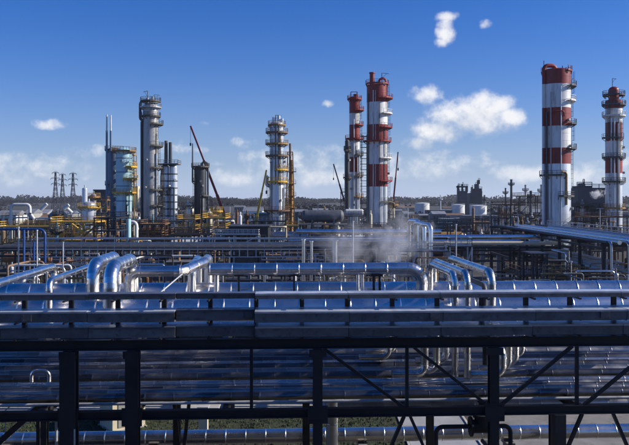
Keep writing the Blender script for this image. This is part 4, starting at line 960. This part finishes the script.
simple_pipe('pipe', 'thin pale pipe just below the bright silver pipe', [(X(300, 112), 112, Z(239.3, 112)), (X(394, 112), 112, Z(239.3, 112)), (X(394, 112), 112, Z(247, 112)), (X(455, 112), 112, Z(247, 112))], .12, 'galv', n=10)
rack_x('short pipe rack carrying the cream pipe', X(415, 118), X(565, 118), 115.5, 121, [Z(245.3, 116) - .1], 7.0, 'steel')
hb = frame('small railed landing on the rack left of the blue-grey pipes', X(450, 106), X(472, 106), 106, 109, [Z(246, 106)], 'galv', 'plat', 2, 'landing', cw=.18)
hb = frame('longer railed landing under the bent pipe cluster', X(400, 104), X(448, 104), 104, 107, [Z(251, 104)], 'galv', 'plat', 4, 'landing', cw=.18)
# inverted-U elbows
for i, (px, y0, w, lab) in enumerate(((416, 218, 9, 'leftmost of three inverted-U pipes right of the steam'), (421.5, 220.5, 8, 'middle one of three inverted-U pipes right of the steam'), (428, 222, 8, 'rightmost of three inverted-U pipes right of the steam'))):
    D = 112 - i * 2.5; z = Z(y0 + 3, D)
    simple_pipe('looped_pipe', lab, [(X(px - w / 2, D), D + 3, 7.4), (X(px - w / 2, D), D + 3, z), (X(px + w / 3, D), D, z), (X(px + w / 3, D), D, 6)], .33, 'alu_b', n=14, bend=.8)
for i, (px, y0, y1, D, r, m, lab) in enumerate(((303.5, 240, 262, 84, .2, 'alu_b', 'left of the two short silver stubs by the walkway end'), (311.5, 242, 262, 84, .16, 'alu_b', 'right of the two short silver stubs by the walkway end'), (335, 241, 262, 88, .3, 'alu_d', 'thick grey upright stub left of the steam'), (353, 222, 262, 88, .09, 'galv', 'thin upright pole in front of the steam'),
        (18.5, 228, 270, 75, .07, 'galv', 'thin pole at far left, first from the edge'), (37, 231, 270, 75, .07, 'galv', 'thin pole at far left, second from the edge'), (63, 243, 268, 78, .07, 'galv', 'thin short pole left of the pipe arches'), (456, 225, 262, 100, .1, 'galv', 'thin pole rising through the small landing'))):
    o = thing('upright_pipe', lab, 'pipe', (X(px, D), D, 0))
    MB().cyl((X(px, D), D, 0), (X(px, D), D, Z(y0, D)), r, n=12).build('shaft', m, o)
    MB().cyl((X(px, D), D, Z(y0, D)), (X(px, D), D, Z(y0, D) + .12), r * 1.5, n=12).build('cap', m, o)
# bright blue pipe on the left
bp = simple_pipe('pipe', 'bright blue pipe with downward bend at far left', [(-56, 112, Z(229.2, 103)), (X(-30, 103), 103, Z(229.2, 103)), (X(45, 103), 103, Z(229.2, 103)), (X(45, 103), 103, 5.0), (X(45, 103), 108, 5.0)], .17, 'bluep', n=14, bend=.8)
simple_pipe('pipe', 'thin blue branch below the bright blue pipe', [(X(24, 102.6), 102.6, Z(230, 102.6)), (X(24, 102.6), 102.6, 4)], .15, 'bluep', n=10)
simple_pipe('pipe', 'second thin blue upright below the bright blue pipe', [(X(34, 101.5), 101.5, Z(242, 101.5)), (X(34, 101.5), 101.5, 4)], .13, 'bluep', n=10)
# blue-grey pipe bundle running towards the camera at right
rack_y('pipe rack running away from the camera at right under blue-grey pipes', 35.0, 45.3, 92, 150, [6.5, 10.5], 8.0, 'steel', .36)
xx = 34.7; k = 0
while xx < 45.5:
    r = rnd.choice((.1, .14, .2, .26)); o = simple_pipe('pipe', 'blue-grey pipe in the bundle running away at right', [(xx + r, 90 + rnd.uniform(-1.0, 1.5), 10.5 + r), (xx + r, 150 - rnd.uniform(0, 18), 10.5 + r)], r, rnd.choice(('alu', 'alu_d', 'alu_b', 'lag', 'alu_d')), 'pipes of the bundle running away at right', n=12); xx += 2 * r + rnd.uniform(.08, .6)
for x in (36.5, 38.2, 40, 42.4):
    simple_pipe('pipe', 'pipe on the lower tier of the rack at right', [(x, 91, 6.85), (x, 149, 6.85)], .3, 'alu_d', 'lower pipes of the rack at right', n=12)
hr = thing('handrail', 'thin handrail along the far side of the bundle at right', 'handrail', (45.8, 120, 10.5)); m_ = MB(); rails(m_, (45.9, 100, 10.3), (45.9, 150, 10.3), 1.3, 2.5, .09); m_.build('rail_run', 'galv', hr)
for i in range(5):
    x = 34.0 + i * 2.1
    simple_pipe('drop_pipe', 'pipe dropping from the near end of the bundle at right', [(x + 1, 91.5, 10.75), (x + 1, 89.6, 10.75), (x + 1, 89.6, 4.5 + (i % 3))], .16 + .04 * (i % 2), 'alu_d', 'drop pipes at the bundle end', n=10)
frame('rusty railed platform beneath the bundle at right', 26, 34, 96, 104, [3.8, 6.2], 'steel', 'rust', 3, rm='rust')
frame('dark steel gantry left of the bundle at right', X(533, 88), X(547, 88), 88, 92, [5.5, 9.6], 'steel', 'steel', 2, 'gantry', rail=False)

# ------------------------------------------------------------------ left-hand plant
D = 172
frame('long yellow railed platform at the far left', X(-8, D), X(50, D), D, D + 8, [5.2, Z(227, D)], 'ochre', 'ochre', 7, 'platform', rm='yellow', cat='platform')
frame('bright yellow railed platform left of the pale blue tower', X(56, D), X(99, D), D - 4, D + 5, [6.6, Z(221.5, D)], 'yellow', 'yellow', 5, 'platform', rm='yellow', cat='platform')
st = thing('yellow_stair', 'yellow stair zigzag below the bright yellow platform', 'stair', (X(86, 165), 165, 0))
for k, (pa, ya, pb, yb) in enumerate(((72, 224, 84, 233), (96, 226, 84, 236), (74, 236, 90, 228))):
    D2 = 164 + k * .8; f = MB(); p, q = W(pa, ya, D2), W(pb, yb, D2)
    f.bar(p, q, .9, .3); f.bar(p + Vector((0, -.45, 1.1)), q + Vector((0, -.45, 1.1)), .1); f.build('flight', 'yellow' if k != 1 else 'ochre', st)
for px in (72, 84, 96): MB().bar((X(px, 166), 166, 0), (X(px, 166), 166, Z(224, 166)), .2).build('post', 'ochre', st)
frame('dark block of plant below the pale blue tower', X(97, 162), X(118, 162), 160, 170, [5, 9, Z(218, 162)], 'dark', 'dark', 4)
vessel('squat silver vessel with yellow platform left of pale blue tower', 87, 205, 14, 226, 't_silver', top='yellow')
vessel('slim bright silver vessel on the squat vessel unit', 84, 189, 5.5, 235, 't_silver', plat=False)
vessel('second slim grey vessel left of pale blue tower', 93, 195, 5, 240, 't_grey', top='ochre')
shed('grey flat shed behind the pale blue tower', 94, 108, 189.5, 330, 14, 'block', 'block', gable=False, nwin=2)
simple_pipe('looped_pipe', 'white goalpost-shaped pipe at the far left', [(X(11, 214), 214, 0), (X(11, 214), 214, Z(204.5, 214)), (X(30, 214), 214, Z(204.5, 214)), (X(30, 214), 214, Z(213, 214)), (X(34, 214), 214, Z(219, 214))], .42, 'white', n=12, bend=1.0)
for i, (a, b, y, D2, w, lab) in enumerate(((-4, 16, 210.5, 360, 'white', 'white gabled shed at the far left edge'), (24, 33, 209, 400, 'shed', 'small gabled shed right of the white pipe'), (36, 47, 209.5, 420, 'cream', 'cream gabled shed below the pylons'), (60, 72, 211, 390, 'shed', 'grey shed between pylons and silver vessel'), (48, 57, 211, 330, 'brown', 'brown low shed under the left pylons'))):
    shed(lab, a, b, y, D2, 14, w, 'roof', nwin=3)
white_p = ((41, 210, 47, 204), (64, 209, 69, 205), (66, 207, 72, 213))
for i, (a, b, c, d_) in enumerate(white_p):
    simple_pipe('conveyor_pipe', 'slanting white duct above the yellow platforms, %s' % ('first from left', 'second from left', 'third from left')[i], [W(a, b, 205 + i), W(c, d_, 205 + i)], .45, 'white', n=10)
simple_pipe('pipe', 'white elbow pipe at the foot of pale blue tower', [(X(127, 175), 175, Z(222, 175)), (X(136.5, 175), 175, Z(222, 175)), (X(136.5, 175), 175, 2)], .42, 'white', n=12, bend=.9)
simple_pipe('pipe', 'pale blue upright pipe below the pale blue tower', [(X(128.5, 170), 170, 0), (X(128.5, 170), 170, Z(219, 170))], .55, 't_blue', n=16)
frame('brown steelwork around the base of the grey column', X(141, 205), X(163, 205), 203, 214, [5, Z(232, 205), Z(224, 205)], 'brown', 'ochre', 4)
frame('ochre steelwork right of the twin columns', X(178, 210), X(196, 210), 208, 218, [4, Z(229, 210), Z(219, 210)], 'ochre', 'brown', 4, rm='yellow')
frame('ochre pipe deck under the red crane boom', X(203, 195), X(226, 195), 193, 205, [4, Z(228, 195), Z(218, 195)], 'ochre', 'brown', 4, rm='yellow')
vessel('short silver vessel with cap right of the twin columns', 187.5, 204, 5.5, 255, 't_silver')
vessel('small white vessel left of the ringed column', 240, 216, 3.6, 190, 'white', plat=False)
vessel('small brown vessel under the red crane boom', 216, 209, 5, 230, 'brown', top='yellow')
vessel('squat cream vessel beside the small brown vessel', 209, 213, 6, 225, 'cream', top='ochre')
shed('teal clad building left of the ringed column', 255, 269, 213, 260, 16, 'teal', 'teal', gable=False, nwin=3)
shed('blue clad building right of the ringed column', 283, 298, 212, 262, 14, 'teal', 'roof', gable=False, nwin=3)
shed('long dark shed before the teal building', 229, 268, 226, 180, 12, 'dark', 'lag_d', gable=False, nwin=4)
shed('low white building beyond the red crane', 243, 262, 207.5, 460, 18, 'white', 'roof', nwin=5)
drum('large grey horizontal drum left of the striped columns', 305, 341, 216, 170, 1.35, 'lag')
drum('white horizontal drum beneath the smaller striped column', 346, 362, 212.8, 240, 1.2, 'white')
frame('steel deck carrying the grey drum', X(300, 172), X(346, 172), 168, 176, [Z(224, 172)], 'steel_g', 'plat', 5, rail=False)
frame('grey process frame between drum and tall striped column', X(330, 190), X(366, 190), 188, 200, [4, Z(226, 190), Z(216, 190)], 'steel_g', 'plat', 4)
frame('dark process frame right of the tall striped column', X(392, 180), X(420, 180), 178, 192, [4.5, Z(225, 180)], 'steel_g', 'plat', 4)
frame('low brown frame right of the ringed column', X(286, 205), X(304, 205), 203, 214, [5, Z(226, 205)], 'brown', 'ochre', 3, rm='yellow')
vessel('small cream vessel right of the tall striped column', 392.8, 203, 4.4, 262, 'cream', top='ochre')

for a, b, yt, D2, m, lab in ((157, 163, 196, 238, 'plat', 'dark scaffold between grey column and twin columns'), (178, 184, 206, 232, 'ochre', 'ochre scaffold right of the twin columns'), (283, 288.5, 188, 236, 'ochre', 'ochre scaffold between ringed column and derrick'), (206, 211, 200, 255, 'brown', 'brown scaffold right of the dark mast column'), (341, 346, 192, 255, 'brown', 'brown scaffold left of the smaller striped column'), (100, 107, 200, 238, 'ochre', 'ochre scaffold left of the pale blue tower'), (389, 394, 204, 245, 'plat', 'dark scaffold right of the tall striped column')):
    z1 = Z(yt, D2); n_ = int(z1 / 3); frame(lab, X(a, D2), X(b, D2), D2, D2 + 3, [z1 * (q + 1) / n_ for q in range(n_)], m, m, 2, 'scaffold', rm=m, cw=.16, cat='scaffold')

# ------------------------------------------------------------------ right-hand far plant
tank('white storage tank nearest the tall striped column', 416, 430.5, 203.5, 760)
tank('white storage tank in the middle of the three', 452.6, 466, 205, 640)
tank('largest white storage tank, rightmost of the three', 471.5, 488.5, 206, 520)
for i, (a, b, y, D2) in enumerate(((498, 503.5, 207.5, 470), (504, 508.5, 208.5, 480), (509, 513, 208, 490))):
    tank('small brown tank, %s of three right of the white tanks' % ('leftmost', 'middle', 'rightmost')[i], a, b, y, D2, 'small brown tanks', 'brown')
def far_block(label, px0, px1, D2, parts):
    t = thing('process_block', label, 'building', (X((px0 + px1) / 2, D2), D2, 0))
    for a, b, y, y1, m in parts:
        n = MB(); z0, z1 = max(0, Z(y1, D2)), Z(y, D2); x0, x1 = X(a, D2), X(b, D2)
        n.box((x0, D2, z0), (x1, D2 + max(6, x1 - x0), z1)); o = n.build('block', m, t)
        f = MB(); rails(f, (x0, D2, z1), (x1, D2, z1), 1.6, 3, .25); f.build('handrail', m, o)
        for k in range(1, int((z1 - z0) / 6)):
            MB().box((x0 - .3, D2 - .4, z0 + k * 6), (x1 + .3, D2 - .003, z0 + k * 6 + .6)).build('floor_band', 'steel_g', o)
    return t
far_block('dark far process block with flat top right of first tank', 457.5, 468, 700, [(459.5, 467.5, 191, 215, 'block'), (458, 459.4, 185.5, 215, 'block'), (466.5, 468, 186, 192, 'block'), (458, 468, 186, 187.5, 'block'), (462.5, 463.3, 184, 191, 'block')])
far_block('dark far process block with stepped top and chimneys', 469, 482, 720, [(470, 482.2, 193, 215, 'block'), (474.5, 482, 188.5, 193, 'block'), (475.5, 479, 184, 188.5, 'block'), (478.2, 480, 180, 184, 'block'), (472, 473, 187, 193, 'block')])
for i, (px, y, w, D2, m) in enumerate(((505.5, 189, 1.4, 560, 'steel_g'), (511.3, 180.5, 2.2, 560, 't_dark'), (525.5, 186, 1.8, 520, 't_grey'), (541.3, 186, 2.0, 430, 't_grey'), (530.8, 192, 2.4, 480, 't_dark'), (484.5, 196, 1.5, 620, 'steel_g'), (440.5, 196, 1.0, 640, 'white'))):
    lab = ('thin stack left of the dark far chimney', 'dark far chimney with collar left of broad striped tower', 'grey far stack right of the dark chimney', 'grey stack just left of the broad striped tower', 'stout dark stack behind the rusty frame', 'short far stack right of the stepped block', 'slim white far mast between tanks')[i]
    t = thing('chimney', lab, 'chimney', (X(px, D2), D2, 0)); r = w / 2 * D2 / F
    MB().cyl((X(px, D2), D2, 0), (X(px, D2), D2, Z(y, D2)), r * 1.15, r, n=14).build('shaft', m, t)
    arc_platform(t, X(px, D2), D2, Z(y, D2) - 3, r, r + 1.2, -200, 160, m, .12)
    MB().lathe((X(px, D2), D2, Z(y, D2)), [(r, 0), (r * 1.2, 0), (r * 1.2, .8), (r * .8, .8)], 14).build('rim', m, t)
D = 225
frame('rusty process frame left of the broad striped tower', X(502, D), X(527, D), D, D + 14, [6, Z(215, D), Z(205, D)], 'steel', 'rust', 4, rm='rust')
frame('taller dark process frame behind the rusty one', X(520, 250), X(546, 250), 250, 262, [6, 10, Z(203, 250), Z(196, 250)], 'steel', 'brown', 4, rm='rust')
frame('rust-brown pipe deck between the right-hand towers', X(588, 200), X(624, 200), 198, 210, [5, Z(217, 200)], 'steel', 'rust', 5, rm='rust')
frame('grey process frame right of the broad striped tower', X(574, 240), X(606, 240), 238, 250, [6, Z(216, 240), Z(207, 240)], 'steel', 'steel_g', 4)
far_block('dark plant building between the two right-hand towers', 576, 606, 330, [(578, 606, 188, 215, 'block'), (577, 592, 186, 188, 'block'), (583, 584.5, 183, 186, 'block')])
vessel('small grey vessel left of the narrow striped tower', 583, 203, 4, 236, 't_grey')
vessel('second small grey vessel left of the narrow striped tower', 594, 206, 5, 236, 't_dark')
drum('grey drum on the ground right of the white tanks', 505, 522, 226, 240, 1.4, 'alu_d')
for i, (a, b, y, D2, w) in enumerate(((437, 452, 217, 520, 'shed'), (489, 497, 216, 470, 'brown'), (514, 530, 214, 400, 'brown'), (455, 476, 224, 330, 'white'), (404, 414, 212, 560, 'cream'), (395, 402, 209, 600, 'shed'))):
    shed(('low grey shed between the first two tanks', 'small brown shed right of the largest tank', 'long brown shed behind the rusty frame', 'low white shed in front of the tanks', 'cream shed left of the first tank', 'small far shed right of the steep red boom')[i], a, b, y, D2, 10, w, 'roof', nwin=3)
rows = [(X(424, 205) , X(500, 205), 203 + k * 1.3, 3.2 + .3, .3 - .04 * (k % 3), ('alu_b', 'alu', 'lag', 'alu_b', 'alu_d')[k % 5]) for k in range(8)]
xpipes(rows, 'low silver line on sleepers in front of the tanks', 'low lines in front of the tanks')
rack_x('low sleeper rack in front of the tanks', X(424, 205), X(500, 205), 203, 213, [3.2], 7.0, 'conc_d')
# scattered small plant, filling the ground between the units
rnd = random.Random(11)
places = ((0, 50, 'at the far left edge'), (50, 105, 'under the pylons'), (105, 140, 'near the pale blue tower'), (140, 180, 'near the tall grey column'), (180, 230, 'around the dark mast column'), (230, 300, 'around the ringed column'), (300, 345, 'around the grey drum'), (345, 410, 'near the striped columns'), (410, 500, 'below the white tanks'), (500, 545, 'around the rusty frame'), (575, 629, 'between the right-hand towers'))
cols = (('alu_d', 'silver'), ('white', 'white'), ('brown', 'brown'), ('ochre', 'ochre'), ('steel_g', 'grey'), ('teal', 'teal'), ('cream', 'cream'), ('rust', 'rusty'))
for a, b, where in places:
    for k in range(int(9 + (b - a) / 3.2)):
        px = rnd.uniform(a, b); D2 = rnd.uniform(145, 310); m, cn = rnd.choice(cols); kind = rnd.randrange(5)
        if kind == 0: vessel('small upright %s vessel %s' % (cn, where), px, Z(0, 1) and HY + (H - rnd.uniform(5, 12)) * F / D2, rnd.uniform(2, 4.5) * 200 / D2, D2, m, 'small upright vessels ' + where, plat=rnd.random() < .5)
        elif kind == 1:
            L = rnd.uniform(5, 11); drum('small %s horizontal drum %s' % (cn, where), px, px + L * F / D2, HY + (H - rnd.uniform(3, 7)) * F / D2, D2, rnd.uniform(.6, 1.2), m, 'small drums ' + where)
        elif kind == 2: shed('small %s equipment hut %s' % (cn, where), px, px + rnd.uniform(4, 9) * F / D2, HY + (H - rnd.uniform(3, 5)) * F / D2, D2, 5, m, 'roof', 'equipment huts ' + where, gable=rnd.random() < .4, nwin=2, name='equipment_hut')
        elif kind == 3:
            x = X(px, D2); frame('small %s pipe bridge frame %s' % (cn, where), x, x + rnd.uniform(5, 12), D2, D2 + 4, [rnd.uniform(4, 6), rnd.uniform(7.5, 10)], m if m not in ('teal', 'alu_d') else 'steel_g', 'plat', 3, group='small pipe bridges ' + where, cw=.25)
        else:
            x = X(px, D2); z = rnd.uniform(5, 9.5) if a != 410 else rnd.uniform(2.5, 5); w = rnd.uniform(3, 10); r = rnd.uniform(.14, .28)
            simple_pipe('looped_pipe', 'small %s bent pipe loop %s' % (cn, where), [(x, D2, 0), (x, D2, z), (x + w, D2, z), (x + w, D2 + 2, z), (x + w, D2 + 2, 0)], r, m, 'small pipe loops ' + where, n=10)
# lamp posts
for i, (px, D2, y) in enumerate(((28, 190, 214), (101, 205, 207), (230, 215, 205), (318, 205, 206), (408, 215, 206), (490, 230, 203), (518, 150, 214), (600, 170, 208))):
    t = thing('lamp_post', 'thin floodlight pole ' + places[(0, 1, 5, 6, 7, 8, 9, 10)[i]][2], 'lamp post', (X(px, D2), D2, 0)); z = Z(y, D2)
    MB().cyl((X(px, D2), D2, 0), (X(px, D2), D2, z), .14, .09, n=8).build('pole', 'galv', t)
    MB().bar((X(px, D2) - .8, D2, z - .1), (X(px, D2) + .8, D2, z - .1), .12).build('crossarm', 'galv', t)
    for s in (-.65, .65): MB().box((X(px, D2) + s - .25, D2 - .3, z), (X(px, D2) + s + .25, D2 + .1, z + .3)).build('floodlight', 'dark', t)

# far sheds and town between plant and woods
rnd = random.Random(5)
for i in range(80):
    px = rnd.uniform(-10, 640); D2 = rnd.uniform(330, 950); w = rnd.uniform(6, 24) * F / D2; hgt = rnd.uniform(3, 8); m = rnd.choice(('shed', 'shed', 'cream', 'white', 'brown', 'conc_d', 'block'))
    where = [q for q in places if q[0] <= px <= q[1]] or [(0, 0, 'near the edge of the picture' if px < 540 or px > 620 else 'beyond the broad striped tower')]
    shed('low far %s building on the plain %s' % ({'shed': 'grey', 'cream': 'cream', 'white': 'white', 'brown': 'brown', 'conc_d': 'dark', 'block': 'black'}[m], where[0][2]), px, px + w, HY + (H - hgt) * F / D2, D2, rnd.uniform(8, 16), m, rnd.choice(('roof', 'roof', 'brown')), 'far buildings ' + where[0][2], gable=rnd.random() < .6, nwin=rnd.choice((2, 3, 4)), name='far_building')

# ------------------------------------------------------------------ far woods
rnd = random.Random(9); w = MB()
def clump(c, s):
    vs = []
    for k in range(3):
        a = rnd.uniform(0, 6.28); n = Vector((math.cos(a), math.sin(a), rnd.uniform(-.6, .6))).normalized(); u = n.orthogonal().normalized() * s * rnd.uniform(.6, 1.2); v = n.cross(u).normalized() * s * rnd.uniform(.6, 1.2)
        i = len(w.v); w.v += [c + u, c + v, c - u, c - v]; w.f.append((i, i + 1, i + 2, i + 3)); w.s.append(False)
for row, (D2, hg, step) in enumerate(((620, 4, 2.4), (900, 5.5, 2.6), (1500, 7, 2.6), (1900, 11, 3.4), (2400, 16, 4.5), (3200, 22, 6))):
    x = -D2 * .5
    while x < D2 * .5:
        hh = hg * (.85 + .25 * rnd.random()) * (1 + .22 * math.sin(x * .004 + row) + .2 * math.sin(x * .017 + row * 2) + .15 * math.sin(x * .06 + row))
        if row < 4 and math.sin(x * (.031 if row < 2 else .011) + row * 1.7) < (.25 if row < 2 else -.35): x += step; continue
        cy_ = D2 + rnd.uniform(-40, 40); rr = hh * .62
        for k in range(16):
            a, b = rnd.uniform(0, 6.28), rnd.uniform(-.1, 1.0)
            clump(Vector((x + rr * math.cos(a) * rnd.uniform(.2, 1), cy_ + rr * math.sin(a), hh * (.1 + .8 * min(1, abs(b)) ** 1.3))), hh * .15)
        i = len(w.v); w.v += [Vector((x - .3, cy_, 0)), Vector((x + .3, cy_, 0)), Vector((x, cy_, hh * .8))]; w.f.append((i, i + 1, i + 2)); w.s.append(False)
        x += step * rnd.uniform(.6, 1.3)
one('woodland', w, 'wood', 'dark line of far woods along the horizon', 'woods', kind='stuff')

# ------------------------------------------------------------------ steam
def steam(label, c, rad, dens, nscale, name='steam_plume'):
    m = bpy.data.materials.new('steam'); m.use_nodes = True; t = m.node_tree; t.nodes.clear(); N = t.nodes.new; L = t.links.new
    tc = N('ShaderNodeTexCoord'); le = N('ShaderNodeVectorMath'); le.operation = 'LENGTH'
    sc = N('ShaderNodeVectorMath'); sc.operation = 'MULTIPLY'; sc.inputs[1].default_value = (1 / rad[0], 1 / rad[1], 1 / rad[2])
    L(tc.outputs['Object'], sc.inputs[0]); L(sc.outputs[0], le.inputs[0])
    nz = N('ShaderNodeTexNoise'); nz.inputs['Scale'].default_value = nscale; nz.inputs['Detail'].default_value = 4; nz.inputs['Roughness'].default_value = .6; nz.inputs['Distortion'].default_value = .8
    L(tc.outputs['Object'], nz.inputs['Vector'])
    a = N('ShaderNodeMapRange'); a.inputs['From Min'].default_value = .05; a.inputs['From Max'].default_value = 1.0; a.inputs['To Min'].default_value = .22; a.inputs['To Max'].default_value = -.34
    L(le.outputs['Value'], a.inputs['Value'])
    ad = N('ShaderNodeMath'); ad.operation = 'ADD'; L(a.outputs[0], ad.inputs[0]); L(nz.outputs['Fac'], ad.inputs[1])
    b = N('ShaderNodeMapRange'); b.inputs['From Min'].default_value = .49; b.inputs['From Max'].default_value = .80; b.inputs['To Max'].default_value = dens
    L(ad.outputs[0], b.inputs['Value'])
    v = N('ShaderNodeVolumePrincipled'); v.inputs['Color'].default_value = (.95, .95, .95, 1); v.inputs['Anisotropy'].default_value = .3
    L(b.outputs[0], v.inputs['Density'])
    o = N('ShaderNodeOutputMaterial'); L(v.outputs[0], o.inputs['Volume'])
    mb = MB(); n, k = 16, 10
    prof = [(math.sin(math.pi * i / k), -math.cos(math.pi * i / k)) for i in range(k + 1)]
    vs = []
    for rr, z in prof:
        for i in range(n): vs.append(Vector(c) + Vector((rad[0] * rr * math.cos(6.28318 * i / n), rad[1] * rr * math.sin(6.28318 * i / n), rad[2] * z)))
    mb.add(vs, [(j * n + i, j * n + (i + 1) % n, (j + 1) * n + (i + 1) % n, (j + 1) * n + i) for j in range(k) for i in range(n)], True)
    ob = mb.build(name, m, origin=c); tag(ob, label, 'steam', kind='stuff'); return ob
steam('right-hand wisp of steam at the foot of the tall striped column', (X(398, 84), 84, Z(238, 84)), (6.4, 4, 8.6), .50, .42)
steam('left-hand wisp of steam in front of the grey frame', (X(352, 80), 80, Z(244, 80)), (7.4, 4, 7.2), .36, .42)
steam('faint low steam over the concrete road under the rack', (X(440, 46), 46, 3.0), (3.0, 1.6, 1.5), .45, .8)
steam('small bright white steam puff between the right-hand towers', (X(597, 212), 212, Z(193.5, 212)), (3.6, 2.2, 2.6), 3.0, .7)
# ------------------------------------------------------------------ unseen building added behind the camera to block sky reflections
pb = thing('sky_block_building', 'unseen dark building added behind the camera to block sky', 'building', (0, -14, 0))
MB().box((-34, -22, 0), (34, -6, 18.6)).build('wall', 'block', pb)
MB().box((-34.5, -22.5, 18.61), (34.5, -5.5, 19)).build('roof', 'roof', pb)
for fl in range(4):
    MB().box((-34.1, -5.997, fl * 4.2 + 3.4), (34.1, -5.7, fl * 4.2 + 3.8)).build('floor_band', 'steel_g', pb)
MB().box((-12, -5.99, 13.9), (12, -.4, 14.2)).build('balcony', 'conc_d', pb)
for x in (-11.8, 0, 11.8): MB().bar((x, -.8, 0), (x, -.8, 13.9), .4).build('column', 'steel_g', pb)

# ------------------------------------------------------------------ air
HAZE = 0.00006
hm = bpy.data.materials.new('haze_air'); hm.use_nodes = True; ht = hm.node_tree; ht.nodes.clear()
hv = ht.nodes.new('ShaderNodeVolumePrincipled'); hv.inputs['Color'].default_value = (.86, .91, 1.0, 1); hv.inputs['Density'].default_value = HAZE; hv.inputs['Anisotropy'].default_value = .2
ho = ht.nodes.new('ShaderNodeOutputMaterial'); ht.links.new(hv.outputs[0], ho.inputs['Volume'])
hb_ = MB(); hb_.box((-9050, -110, -3), (9050, 14050, 84))
hobj = hb_.build('haze', hm); tag(hobj, 'thin bluish air haze over the whole plain', 'haze', kind='stuff')

# ------------------------------------------------------------------ tell like things apart by their order
ORD = ('first', 'second', 'third', 'fourth', 'fifth', 'sixth', 'seventh', 'eighth', 'ninth', 'tenth', 'eleventh', 'twelfth', 'thirteenth', 'fourteenth', 'fifteenth', 'sixteenth', 'seventeenth', 'eighteenth', 'nineteenth', 'twentieth')
same = {}
for o in list(COL.objects):
    if o.parent is None and 'label' in o: same.setdefault(o['label'], []).append(o)
for lab, os_ in same.items():
    if len(os_) < 2: continue
    wide = os_[0].type == 'MESH' and os_[0].dimensions.x > 20 and max(o.location.x for o in os_) - min(o.location.x for o in os_) < 6
    os_.sort(key=(lambda o: o.location.y) if wide else (lambda o: o.location.x / max(1, o.location.y)))
    for i, o in enumerate(os_):
        o['label'] = '%s, %s from %s' % (lab, ORD[i] if i < 20 else 'number %d' % (i + 1), 'the front' if wide else 'left')
print('DUP labels:', [k for k, v in list(LABELS.items()) if v == '-' and sum(1 for o in bpy.data.objects if o.parent is None and o.get('label') == k) > 1])
print('TRIS', sum(len(p.vertices) - 2 for me in bpy.data.meshes for p in me.polygons), 'OBJ', len(bpy.data.objects))
